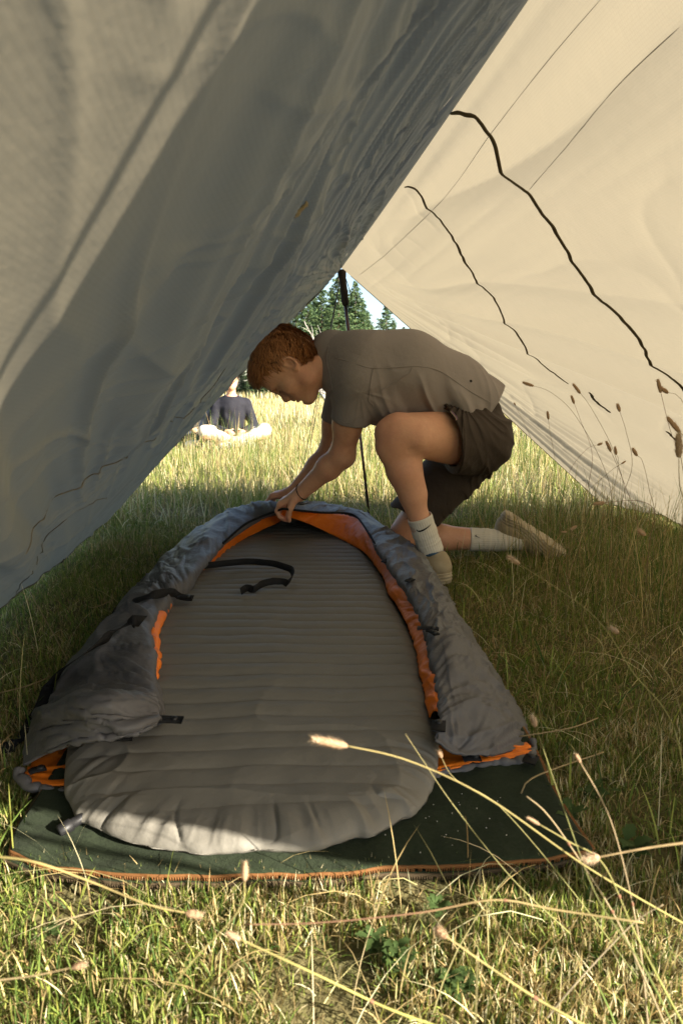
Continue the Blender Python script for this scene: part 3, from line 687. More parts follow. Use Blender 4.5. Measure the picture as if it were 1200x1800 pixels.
tab(66, 1354, .030, .026, 35, .016); tab(770, 1276, .105, .035, 80, .024); tab(828, 1332, .04, .03, 5); tab(932, 1335, .034, .028, 60)
tab(752, 1105, .155, .045, -8, .018); tab(760, 1112, .155, .03, -60, .014); tab(720, 1020, .155, .03, 55, .016); tab(678, 986, .135, .034, 60, .016)

# ================================================================= kneeling person
def basis(fwd, up):
    f = np.asarray(fwd, float); f /= np.linalg.norm(f); u = np.asarray(up, float); u = u - f * (u @ f); u /= np.linalg.norm(u)
    return f, u, np.cross(f, u)          # forward, up, right-hand side (f x u)
def build_kneeler():
    root = thing("person", "kneeling person with red-brown hair in a grey-brown tee pulling up the sleeping bag's rim", "person", (.40, 2.45, 0))
    hL = at(835, 772, 2.47); kL = at(686, 762, 2.22); aL = at(755, 966, 2.27)
    hR = at(828, 790, 2.68); kR = at(712, 945, 2.68); aR = at(893, 950, 2.67)
    sL = at(628, 668, 2.31); eL = at(601, 800, 2.40); wL = at(527, 868, 2.49)
    sR = at(610, 672, 2.62); eR = at(577, 800, 2.70); wR = at(514, 866, 2.68)
    chest = at(632, 668, 2.45); mid = at(712, 665, 2.48); pel = at(835, 742, 2.57); nk = at(572, 636, 2.42)
    # head frame
    hc = at(508, 646, 2.36)
    F_, U_, R_ = basis((-.40, -.03, -.92), (-.92, 0, .38)); SIDE = R_ if R_[1] < 0 else -R_   # SIDE points to the camera (his left)
    HS = .95
    def hp(f, u, s=0): return hc + (F_ * f + U_ * u + SIDE * s) * HS
    HB = np.stack([F_, U_, SIDE])
    A = Field((-.42, 2.05, -.02), (.86, 2.92, .98), .0034)
    # torso
    A.cone(chest + (0, -.06, 0), mid + (0, -.05, 0), .105, .105, .03); A.cone(chest + (0, .07, 0), mid + (0, .06, 0), .105, .105, .05)
    A.cone(mid, pel, .11, .09, .06); A.cone(pel + (-.01, -.07, 0), pel + (-.01, .08, 0), .085, .085, .06)
    A.cone(chest + (-.02, -.10, .02), sL, .07, .055, .04); A.cone(chest + (-.02, .10, .02), sR, .07, .055, .04)
    # neck
    A.cone(at(585, 640, 2.44), hp(-.035, -.085), .062, .056, .03); A.cone(at(600, 655, 2.40), hp(-.01, -.07), .05, .045, .03)
    # head
    A.ell(hp(-.022, .030), HB, (.100, .104, .078), .02)                      # cranium
    A.ell(hp(.040, -.02), HB, (.052, .088, .060), .035)                      # face mass
    A.ell(hp(.052, .055), HB, (.042, .044, .056), .03)                       # forehead
    A.cone(hp(.058, -.098), hp(.012, -.075, .045), .021, .020, .03); A.cone(hp(.058, -.098), hp(.012, -.075, -.045), .021, .020, .03)   # jaw
    A.cone(hp(.012, -.075, .047), hp(-.004, -.03, .052), .018, .016, .03); A.cone(hp(.012, -.075, -.047), hp(-.004, -.03, -.052), .018, .016, .03)
    A.ell(hp(.074, -.106), HB, (.018, .017, .022), .02)                      # chin
    A.cone(hp(.088, .022, .030), hp(.088, .022, -.030), .011, .011, .02)     # brow
    A.ell(hp(.066, -.058), HB, (.030, .030, .036), .025)                     # upper jaw
    A.cone(hp(.086, .008), hp(.103, -.026), .0085, .0095, .012)              # nose
    A.ell(hp(.108, -.033), HB, (.0105, .0095, .0105), .008)
    A.cone(hp(.100, -.036), hp(.092, -.050), .008, .008, .012)
    A.ell(hp(.099, -.037, .012), HB, (.009, .007, .007), .006); A.ell(hp(.099, -.037, -.012), HB, (.009, .007, .007), .006)
    A.ell(hp(.090, -.062), HB, (.0105, .006, .020), .008); A.ell(hp(.087, -.074), HB, (.011, .007, .018), .008)   # lips
    A.ell(hp(.099, -.068), HB, (.010, .0014, .020), .003, 'sub'); A.ell(hp(.094, -.087), HB, (.012, .005, .018), .006, 'sub')
    for s in (1, -1):
        A.ell(hp(.092, .003, .031 * s), HB, (.015, .012, .016), .012, 'sub')
        A.ell(hp(.078, .001, .031 * s), HB, (.0125, .0115, .015), .004)      # eyeball under the lid
        A.cone(hp(.092, -.003, .022 * s), hp(.086, -.004, .042 * s), .0028, .0024, .004)
        A.ell(hp(.060, -.03, .050 * s), HB, (.024, .022, .014), .02)         # cheek
        # ear
        th_ = np.linspace(-2.2, 2.6, 9); rimp = [hp(-.012 - .0165 * math.cos(t) * (1 if t > 0 or True else 1) , -.002 + .026 * math.sin(t) , (.084 + .004 * math.cos(t)) * s) for t in th_]
        A.ell(hp(-.010, -.006, .077 * s), HB, (.015, .026, .007), .005)
        for q0, q1 in zip(rimp[:-1], rimp[1:]): A.cone(q0, q1, .0046, .0046, .003)
        A.ell(hp(-.007, .0, .086 * s), HB, (.0085, .013, .007), .004, 'sub')
        A.ell(hp(-.003, -.029, .079 * s), HB, (.008, .010, .0055), .004)
    # arms
    for (s, e, w_, k) in ((sL, eL, wL, 0), (sR, eR, wR, 1)):
        A.cone(s, e, .052, .042, .03); mb_ = s + (e - s) * .55; A.ell(mb_ + (-.006, 0, 0), None, (.048, .046, .06), .03)
        d = w_ - e; A.cone(e, e + d * .3, .039, .040, .03); A.cone(e + d * .3, w_, .040, .0265, .03)
        A.cone(e + (.008, 0, -.004), e + (.008, 0, -.003), .033, .033, .02)
    # hands gripping the rim of the bag
    def hand(w_, grip, side, spread):
        d = grip - w_; L_ = np.linalg.norm(d); d = d / L_
        lat = np.array([0, 1.0, 0]) - d * d[1]; lat /= np.linalg.norm(lat); up = np.cross(lat, d); up = up if up[2] > 0 else -up
        knuck = w_ + d * .078 + up * .006
        A.cone(w_, w_ + d * .03, .026, .027, .02, sq=(up, .8))
        for q in (-1.4, -.45, .45, 1.4): A.cone(w_ + d * .018 + lat * q * .011, knuck + lat * q * .0185, .0145, .0125, .012)
        for i, q in enumerate((-1.4, -.45, .45, 1.4)):
            ln = (.80, 1.0, .96, .84)[i]; k0 = knuck + lat * q * .0185; c = .15 * (i - 1.5) * spread
            p1 = k0 + (d * .80 - up * (.55 + .06 * i)) * .042 * ln + lat * c * .01
            p2 = p1 + (d * .15 - up * .98) * .028 * ln; p3 = p2 + (-d * .55 - up * .75) * .020 * ln
            A.cone(k0, p1, .0112, .0102, .004); A.cone(p1, p2, .0104, .0092, .003); A.cone(p2, p3, .0094, .0076, .003)
        t0 = w_ + d * .02 + lat * side * .022 - up * .006; t1 = t0 + d * .028 + lat * side * .014 - up * .020; t2 = t1 + d * .026 - up * .020 - lat * side * .004; t3 = t2 + d * .012 - up * .020 - lat * side * .008
        A.cone(t0, t1, .0150, .0120, .010); A.cone(t1, t2, .0118, .0100, .004); A.cone(t2, t3, .0102, .0080, .003)
    hand(wL, at(493, 887, 2.525), -1, 1); hand(wR, at(486, 872, 2.70), 1, 1)
    # near leg
    A.cone(hL + (0, 0, .008), kL + (.035, 0, .006), .098, .060, .04); A.cone(hL + (-.06, 0, -.015), kL + (.08, 0, -.012), .082, .060, .03)
    A.cone(kL + (.012, 0, .004), kL + (.01, 0, -.03), .053, .050, .03); A.ell(kL + (-.018, -.006, .008), None, (.032, .036, .034), .014); A.cone(kL + (-.022, -.012, -.050), kL + (-.012, -.012, -.075), .022, .018, .02); A.cone(kL + (.055, -.052, -.055), kL + (.12, -.062, -.045), .0035, .003, .016, 'sub')
    dd = aL - kL
    A.cone(kL + dd * .06, kL + dd * .30, .050, .052, .03); A.cone(kL + dd * .22 + (.018, .01, 0), kL + dd * .50 + (.012, .006, 0), .047, .041, .03)
    A.cone(kL + dd * .30, kL + dd * .80, .046, .034, .03); A.cone(kL + dd * .78, aL, .034, .033, .02)
    # far leg
    A.cone(hR, kR + (0, 0, .02), .092, .062, .04); A.cone(kR + (0, 0, .006), kR + (.03, 0, 0), .054, .052, .02)
    dd = aR - kR; A.cone(kR, kR + dd * .35 + (0, 0, .004), .050, .052, .02); A.cone(kR + dd * .35 + (0, 0, .004), aR, .051, .034, .02)
    A.build("body", M['skin'], root)
    # eyelashes / brow hair
    for s in (1, -1):
        mb = MB(); mb.tube([hp(.101, .020, .016 * s), hp(.1005, .024, .030 * s), hp(.090, .021, .046 * s)], [.0012, .0026, .001], 6); mb.build("eyebrow", M['eye'], root)
        mb = MB(); mb.tube([hp(.0945, -.006, .020 * s), hp(.096, -.008, .032 * s), hp(.087, -.006, .046 * s)], [.0008, .0014, .0007], 5); mb.build("eyelash", M['eye'], root)
    # hair
    Hh = Field(hc - .2, hc + .2, .0040)
    Hh.ell(hp(-.026, .034), HB, (.101, .104, .080), .02); Hh.ell(hp(.040, .080), HB, (.046, .044, .058), .03); Hh.cone(hp(-.075, -.02, .03), hp(-.07, -.055, .025), .038, .026, .03); Hh.cone(hp(-.075, -.02, -.03), hp(-.07, -.055, -.025), .038, .026, .03)
    Hh.ell(hp(.085, -.035), HB, (.075, .090, .12), .02, 'sub')                 # face opening
    [Hh.ell(hp(a_, b_, c_ * t_), HB, (d_, e_, .04), .010, 'sub') for t_ in (1, -1) for a_, b_, c_, d_, e_ in ((.015, -.045, .09, .042, .060), (-.010, -.004, .095, .026, .034))]
    Hh.plane_cut(hp(0, -.062), -U_ * .86 - F_ * -.0 + F_ * .5, .01)
    def hdisp(V):
        q = (V - hc) @ HB.T; n = ridged(q[:, 1] * 26 + noise2(q[:, 2] * 20, q[:, 0] * 20, 3), np.arctan2(q[:, 2], q[:, 0]) * 7, 9) * .004 + noise3(q[:, 0] * 30, q[:, 1] * 30, q[:, 2] * 30, 5) * .003
        c = V - hc; return V + c / np.linalg.norm(c, axis=1)[:, None] * n[:, None]
    def hcol(V):
        q = (V - hc) @ HB.T; a = noise3(q[:, 0] * 60, q[:, 1] * 25, q[:, 2] * 60, 8)[:, None] * .5 + .5
        return np.array([.22, .095, .035]) * (1 - a) + np.array([.08, .034, .015]) * a
    Vh, Fh = Hh.surface(); Vh = hdisp(Vh); ho = mesh_from("hair", Vh, Fh, M['hair'], root, col=hcol(Vh))
    # strands: thin tapering locks lying along the head, joined into the hair
    q = (Vh - hc) @ HB.T; rng = np.random.default_rng(3); pick = rng.choice(len(Vh), 12000); mb = MB()
    crown = np.array([-.085, .085, 0.0])
    for i in pick:
        p = q[i]
        if (np.hypot(p[0] + .010, p[1] + .004) < .034 and abs(p[2]) > .05) or (p[0] > .045 and p[1] < .045): continue
        n = p - np.array([-.025, .03, 0]); n /= np.linalg.norm(n); fl = p - crown; fl = fl - n * (fl @ n); fl /= np.linalg.norm(fl) + 1e-6
        sw = np.cross(n, fl) * rng.normal(0, .28); fl = fl + sw; L_ = rng.uniform(.014, .028)
        fringe = p[1] > .07 and p[0] > .02
        if fringe: L_ *= rng.uniform(.9, 1.45); fl = fl * .7 + np.array([.55, .15, 0]) 
        P = np.array([p - n * .002, p + fl * L_ * .4 + n * .003, p + fl * L_ * .8 + n * .0025, p + fl * L_ + n * (.0005 if not fringe else .004)]) 
        if fringe: P[2:] += np.array([.003, -.003 * rng.random(), rng.normal(0, .003)])
        wv = np.cross(n, fl); wv /= np.linalg.norm(wv); ws = np.array([.0007, .0010, .0007, .0001])[:, None] * rng.uniform(.7, 1.3)
        V = np.concatenate([P - wv * ws, P + wv * ws + n * .0006]) @ HB + hc
        Fq = np.array([[0, 1, 5, 4], [1, 2, 6, 5], [2, 3, 7, 6]]); c = rng.random()
        mb.add(V, Fq, np.array([.62, .27, .095]) * c + np.array([.24, .095, .035]) * (1 - c))
    st = mb.build("hair_strands", M['hair']); st.parent = ho; kind(st, 'stuff')
    # shirt
    T_ = Field((-.12, 2.02, .38), (.86, 2.95, 1.0), .0036)
    back = [at(582, 632, 2.44), at(640, 652, 2.45), at(712, 655, 2.47), at(780, 686, 2.52), at(846, 728, 2.57)]
    rr = [.092, .125, .132, .122, .112]
    for o_ in (-.075, .075):
        for k in range(4): T_.cone(back[k] + (0, o_ * (.45 if k == 0 else 1), 0), back[k + 1] + (0, o_, 0), rr[k], rr[k + 1], .05)
    T_.cone(at(655, 690, 2.40), at(760, 722, 2.45), .10, .085, .06); T_.cone(at(668, 712, 2.52), at(740, 735, 2.5), .075, .06, .06)
    T_.cone(at(612, 662, 2.36), sL + (.0, -.004, 0), .085, .072, .04); T_.cone(at(612, 660, 2.54), sR, .085, .072, .04)
    cL = sL + (eL - sL) * .52; cR = sR + (eR - sR) * .52; uL = (eL - sL) / np.linalg.norm(eL - sL); uR = (eR - sR) / np.linalg.norm(eR - sR)
    T_.cone(sL, cL + (.004, 0, 0) + uL * .03, .070, .066, .025); T_.cone(sR, cR + uR * .03, .070, .064, .025)
    V_ = T_  # cuffs: cut and hollow
    for c_, u_ in ((cL, uL), (cR, uR)):
        T_.cone(c_ + u_ * .012, c_ + u_ * .10, .085, .085, .002, 'sub') if False else None
    def cut_near(Fd, p, n, rad):
        sl, X, Y, Z = Fd._loc(p - rad, p + rad)
        d = -((X - p[0]) * n[0] + (Y - p[1]) * n[1] + (Z - p[2]) * n[2])
        ball = np.sqrt((X - p[0]) ** 2 + (Y - p[1]) ** 2 + (Z - p[2]) ** 2) - rad * .93
        Fd._mix(sl, np.maximum(d, ball).astype(np.float32), .003, 'sub')
    cut_near(T_, cL, uL, .115); cut_near(T_, cR, uR, .11)
    T_.cone(cL - uL * .05, cL + uL * .05, .050, .0605, .004, 'sub'); T_.cone(cR - uR * .05, cR + uR * .05, .048, .058, .004, 'sub')
    # hem
    hp_ = at(862, 728, 2.55); hn = at(905, 742, 2.57) - at(835, 690, 2.55); hn /= np.linalg.norm(hn); T_.plane_cut(at(848, 718, 2.5), hn)
    T_.cone(at(846, 742, 2.57), at(900, 775, 2.57), .098, .115, .004, 'sub')
    # neck opening
    nn = hp(-.03, -.09) - at(600, 645, 2.43); nn /= np.linalg.norm(nn); cut_near(T_, at(568, 638, 2.43), np.array([-1.0, 0, .08]), .105); T_.cone(at(584, 640, 2.44), at(548, 636, 2.4), .060, .070, .004, 'sub')
    def sdisp(V):
        u = V[:, 0]; v = V[:, 2]; y = V[:, 1]
        sleeve = np.exp(-(np.linalg.norm(V - (sL + (cL - sL) * .5), axis=1) / .10) ** 2)
        fold = ridged((u + v * .25) * 24 + noise2(u * 6, v * 6, 2) * .8, v * 3.5 + 4, 61) * .008 * smooth(.80, .66, v + .18 * u) * 1.5 * smooth(.06, .2, u)
        bands = ridged((u * .5 - v * .9) * 30 + noise2(u * 8, v * 8, 5), (u + v) * 4, 62) * .0045 * sleeve
        ax = np.exp(-(np.linalg.norm(V - at(655, 715, 2.33), axis=1) / .07) ** 2); rad = np.arctan2(v - .64, u - .06)
        pit = ridged(rad * 3.2, u * 3, 63) * .007 * ax
        hemf = ridged(y * 20 + u * 12, u * 6, 64) * .006 * smooth(.38, .52, u)
        d = (fold + bands + pit + hemf) * 1.7 + noise3(u * 9, y * 9, v * 9, 65) * .004
        N = V - np.array([0, 0, 0]); c = np.array([np.clip(u, .0, .5), np.full_like(u, 2.48), np.interp(u, [-.1, .1, .5], [.74, .71, .56])]).T
        N = V - c; N /= np.linalg.norm(N, axis=1)[:, None]; return V + N * d[:, None]
    shirt = T_.build("tee_shirt", M['shirt'], root, sdisp)
    tv = np.array([v.co[:] for v in shirt.data.vertices])
    x_, y_ = proj(tv)
    def on_surf(V_arr, xx, yy, px, py):
        m = (xx - px) ** 2 + (yy - py) ** 2 < 26; 
        if not m.any(): m = (xx - px) ** 2 + (yy - py) ** 2 < 150
        c = V_arr[m]; return c[np.argmin(c[:, 1])] + np.array([0, -.0026, .0008]) if len(c) else None
    def seam(name, pts, V_arr, xx, yy, r=.0011, par=None, m_=None):
        P = [on_surf(V_arr, xx, yy, *p) for p in arclen([(*p, 0) for p in pts], 22)[:, :2]]; P = [p for p in P if p is not None]
        if len(P) > 3:
            P = np.array(P); P[:, 1] = np.convolve(np.pad(P[:, 1], 1, 'edge'), [.25, .5, .25], 'valid'); P[1:-1] = (P[:-2] + 2 * P[1:-1] + P[2:]) / 4
            o = MB().tube(arclen(P, 60), r, 6).build(name, m_ or M['shirt']); o.parent = par; return o
    for pts in ([(585, 628), (620, 634), (660, 645), (700, 642), (740, 641), (780, 652), (830, 686), (866, 710)], [(660, 645), (656, 672), (650, 705), (656, 718)], [(725, 641), (722, 658), (700, 674), (672, 690)], [(591, 742), (612, 747), (638, 735)], [(574, 604), (570, 630), (574, 655), (580, 690)]):
        seam("stitched_seam", pts, tv, x_, y_, .0012, shirt)
    c = on_surf(tv, x_, y_, 830, 668)
    V, F = lathe_arrays(c + (0, -.001, .001), np.array([.25, -.85, .45]), [(0, .0045), (.0012, .0045), (.0014, .003), (.0008, .003), (.0008, .0006)], 14); e = mesh_from("round_emblem", V, F[:, ::-1], M['ink']); e.parent = shirt
    # shorts
    B_ = Field((.10, 2.18, .02), (.80, 3.0, .80), .0036)
    B_.ell(at(832, 760, 2.57), None, (.118, .16, .120), .03); B_.cone(at(834, 768, 2.50), at(830, 775, 2.66), .105, .105, .04); B_.cone(at(848, 785, 2.54), at(836, 792, 2.60), .078, .08, .04)
    hemL = at(797, 772, 2.385); uT = (kL - hL) / np.linalg.norm(kL - hL)
    B_.cone(hL + (.01, 0, .004), hemL + uT * .10, .122, .116, .03); cut_near(B_, at(789, 772, 2.36), np.array([-.93, -.22, -.28]) / np.linalg.norm([.93, .22, .28]), .20); B_.cone(hemL - uT * .02, hemL + uT * .14, .085, .108, .004, 'sub')
    hemR = at(728, 903, 2.68); uR2 = (kR - hR) / np.linalg.norm(kR - hR); B_.cone(hR, hemR + uR2 * .03, .118, .098, .05); cut_near(B_, hemR, uR2 + np.array([.15, 0, -.1]), .16); B_.cone(hemR - uR2 * .08, hemR + uR2 * .05, .075, .090, .004, 'sub')
    B_.cone(at(850, 738, 2.5), at(846, 745, 2.66), .064, .06, .03)
    def bdisp(V):
        u, y, v = V.T; c = np.array(at(840, 760, 2.56)); N = V - c; N /= np.linalg.norm(N, axis=1)[:, None]
        ang = np.arctan2(v - .62, u - .40)
        d = ridged(ang * 4.5 + noise2(u * 6, v * 6, 3) * 1.2, np.hypot(u - .4, v - .62) * 5, 71) * .011 + crease(ang * 5, np.hypot(u - .4, v - .62) * 6, 78) * .008 + ridged((u + v) * 22, (u - v) * 6, 75) * .003 + ridged(u * 30 + v * 8, v * 5, 72) * .004 * smooth(.45, .3, v) + noise3(u * 12, y * 12, v * 12, 73) * .005
        return V + N * d[:, None]
    shorts = B_.build("shorts", M['shorts'], root, bdisp)
    sv = np.array([v.co[:] for v in shorts.data.vertices]); sx, sy = proj(sv)
    seam("stitched_seam", [(789, 722), (800, 742), (808, 770), (813, 800), (815, 822)], sv, sx, sy, .0015, shorts, M['shorts'])
    c = on_surf(sv, sx, sy, 794, 727)
    if c is not None:
        pp = [on_surf(sv, sx, sy, *q) for q in ((788, 721), (791, 724), (794, 728), (797, 732), (800, 735))]
        pp = np.array([q for q in pp if q is not None]) + (0, -.003, .001); pp = arclen(pp, 24)
        for nm_, o_, m_, w_ in (("woven_label", 0, mat("label_violet", (.22, .13, .20), .8, .2), .0055), ("label_stripe", 1, mat("label_cream", (.5, .42, .30), .8, .2), .0022)):
            e = MB().add(*ribbon_arrays(pp + o_ * np.array([-.0022, -.0012, -.0012]), w_, (.8, -.2, .5), .0008)).build(nm_, m_); e.parent = shorts
    # socks
    def sock(name, a, b, ra, rb, toe, mark, side_n, lbl):
        a = np.asarray(a); b = np.asarray(b); P = [a, a + (b - a) * .35, a + (b - a) * .75, b, b + (toe - b) * .35, toe]; P = arclen(P, 60)
        s = np.linspace(0, 1, 60); r = np.interp(s, [0, .15, .5, .75, 1], [ra, ra * .98, (ra + rb) / 2, rb, rb * 1.02]) + .0012 * noise2(s * 30, 1, 4) + .0003 * np.sin(s * 60)
        sides = 96; T, A2, B2 = frames(P); th = np.linspace(0, 2 * np.pi, sides, endpoint=False)
        rib = .0009 * np.where(np.sin(th * 32) > 0, 1, -.6)
        R2 = r[:, None] + rib[None] * smooth(.03, .06, s)[:, None] * smooth(1.0, .75, s)[:, None] + (.0014 if side_n[2] == 0 and a[2] > .1 else .0008) * (ridged(s[:, None] * 16 + np.sin(th)[None] * .6, np.cos(th)[None], 5)) * smooth(.4, .7, s)[:, None]
        V = P[:, None] + R2[..., None] * (np.cos(th)[None, :, None] * A2[:, None] + np.sin(th)[None, :, None] * B2[:, None])
        o = mesh_from(name, V.reshape(-1, 3), grid_faces(60, sides, True), M['sock'], root); solid(o, .0025)
        # curved tick mark printed on the cuff
        c, ux, uy, sc = mark; n_ = np.cross(ux, uy); n_ /= np.linalg.norm(n_); ce = np.asarray(side_n)
        mid_ = arclen([(-1.0, .28, 0), (-.95, -.15, 0), (-.62, -.36, 0), (-.1, -.22, 0), (1.0, .40, 0)], 26)
        wd = np.interp(np.linspace(0, 1, 26), [0, .25, .42, .7, 1], [.05, .30, .36, .20, .01]); tt = np.gradient(mid_, axis=0); tt /= np.linalg.norm(tt, axis=1)[:, None]; nn_ = np.stack([-tt[:, 1], tt[:, 0]], 1)
        out = []
        for sg in (-1, 1):
            q = mid_[:, :2] + nn_ * wd[:, None] * .5 * sg; W = c + (q[:, :1] * ux + q[:, 1:2] * uy) * sc
            # press the print on the sock: move along the view-facing normal to the sock surface
            k = np.argmin(np.linalg.norm(P[:, None] - W[None], axis=2), axis=0); d = W - P[k]; dl = np.linalg.norm(d, axis=1)
            rad_ = r[k] + .0026; al = d - T[k] * (d * T[k]).sum(1)[:, None]; al /= np.linalg.norm(al, axis=1)[:, None]; out.append(P[k] + T[k] * (d * T[k]).sum(1)[:, None] + al * rad_[:, None])
        V = np.concatenate(out); V = np.concatenate([V, V + ce * .0005]); i = np.arange(25)
        mk = mesh_from("tick_mark", V, np.vstack([np.stack([i, i + 1, i + 27, i + 26], 1), np.stack([i + 52, i + 78, i + 79, i + 53], 1)]), M['ink']); mk.parent = o
        return o
    dd = aL - kL; top = kL + dd * .70; vx = np.array([1.0, 0, 0])
    sk = at(741, 918, 2.245)
    sock("sock", kL + dd * .705 + (.003, 0, 0), aL + (.002, -.002, 0), .0425, .0410, aL + np.array([-.012, .014, -.055]), (at(744, 925, 2.24), np.array([.93, .0, .36]), np.array([-.36, 0, .93]), .014), (0, -1, 0), None)
    dr = (aR - kR) / np.linalg.norm(aR - kR)
    sock("sock", kR + (aR - kR) * .62, aR + (.0, 0, 0), .0475, .041, aR + np.array([.05, 0, .005]), (at(842, 940, 2.60), np.array([.45, 0, -.89]), np.array([.89, 0, .45]), .014), (0, -1, 0), None)
    # shoes
    def shoe(origin, toe_dir, up_dir, ankle, hsc=1.0):
        f, u, r_ = basis(toe_dir, up_dir); o0 = np.asarray(origin)   # origin: ground under the heel centre
        Bm = np.stack([f, u, r_])
        def q(a, b, c=0): return o0 + f * a + u * b + r_ * c
        lo = np.min([q(a, b, c) for a in (-.07, .28) for b in (-.02, .17) for c in (-.08, .08)], 0); hi = np.max([q(a, b, c) for a in (-.07, .28) for b in (-.02, .17) for c in (-.08, .08)], 0)
        Sf = Field(lo, hi, .0030)
        for (a0, a1, b0, b1) in ((0, .09, .040, .036), (.09, .18, .036, .049), (.18, .222, .049, .040)):
            Sf.cone(q(a0, .012), q(a1, .012), b0 + .002, b1, .01); Sf.cone(q(a0, .042), q(a1, .038), b0 - .002, b1 - .004, .02)
        def slab(Fd, z0, z1):
            Fd.plane_cut(q(0, z1), u, .006); Fd.plane_cut(q(0, z0), -u, .008)
        slab(Sf, -.001, .052)
        def soled(V):
            w_ = (V - o0) @ Bm.T; g = np.abs(np.sin((w_[:, 1] + .010 * np.sin(w_[:, 0] * 26)) * np.pi / .0115)); ed = np.clip((np.abs(w_[:, 2]) - .02) / .02, 0, 1)
            ed = np.maximum(ed, smooth(.02, -.02, w_[:, 0])); tread = np.where(w_[:, 1] < .004, .0028 * (np.sin(w_[:, 0] * 420) > .2), 0)
            c = w_.copy(); c[:, 1] = .026; c[:, 0] = np.clip(c[:, 0], 0, .2); c[:, 2] = 0; d = w_ - c; d /= np.linalg.norm(d, axis=1)[:, None] + 1e-9
            w_ = w_ - d * ((1 - g ** .5) * .0055 * ed)[:, None]; w_[:, 1] += tread
            return w_ @ Bm + o0
        sole = Sf.build("sole", M['sole'], root, soled)
        U2 = Field(lo, hi, .0032)
        U2.cone(q(.0, .045), q(.06, .048), .034, .036, .02); U2.cone(q(.06, .045), q(.20, .036), .040, .036, .03, sq=(u, .9)); U2.cone(q(.2, .032), q(.215, .030), .038, .034, .03, sq=(u, .8))
        U2.cone(q(.0, .055), q(.002, .080), .033, .029, .03); U2.cone(q(.02, .06), q(.075, .086), .036, .028, .03); U2.cone(q(.06, .08), q(.15, .055), .026, .024, .03)
        U2.plane_cut(q(0, .036), -u, .004)
        U2.cone(q(.026, .078), q(.034, .18), .029, .038, .008, 'sub'); U2.cone(q(.05, .105), q(.04, .19), .028, .04, .008, 'sub')
        upd = lambda V: V + noise3(V[:, 0] * 40, V[:, 1] * 40, V[:, 2] * 40, 3)[:, None] * .0015 * u
        U2.build("shoe_upper", M['shoe'], root, upd)
        th = np.linspace(0, 2 * np.pi, 30); MB().tube([q(.030 + .038 * math.cos(a), .096 + .010 * abs(math.cos(a)) - .004, .030 * math.sin(a)) for a in th], .0055, 8).build("shoe_collar", M['shoeblue'], root)
        mb = MB()
        for k in range(5):
            a = .075 + k * .019; h_ = .094 - k * .0105
            mb.tube(arclen([q(a + .004, h_ - .020, .026), q(a, h_ + .002, .010), q(a, h_ + .003, -.010), q(a + .004, h_ - .020, -.026)], 12), .0024, 5)
        mb.build("shoelace", M['sock'], root)
        # side trim
        for s in (1, -1):
            mb = MB(); mb.add(*ribbon_arrays(arclen([q(.035, .062, .037 * s), q(.060, .052, .042 * s), (q(.075, .040, .044 * s))], 10), .014, f, .002)); mb.build("side_trim", M['patch'], root)
    ankL = aL
    shoe(np.array([aL[0] + .030, aL[1] - .038, .008]), (-.66, .75, 0), (0, 0, 1), aL)
    heel = at(889, 902, 2.62); toe = at(984, 966, 2.60); td = toe - heel; td /= np.linalg.norm(td); upS = np.array([-td[2], -.25, td[0]]); upS = -upS if upS[2] > 0 else upS
    shoe(heel + td * .035 + np.array([.012, .05, .0]), td, upS, aR)
    # cord bracelet on the near wrist
    wd = (wL - eL) / np.linalg.norm(wL - eL); cc = wL - wd * .012; a = np.cross(wd, [0, 0, 1.0]); a /= np.linalg.norm(a); b = np.cross(wd, a); th = np.linspace(0, 2 * np.pi, 30)
    MB().tube([cc + (a * math.cos(t) + b * math.sin(t)) * .0295 + wd * .006 * math.sin(t) for t in th], .0024, 6).build("cord_bracelet", M['web'], root)
build_kneeler()

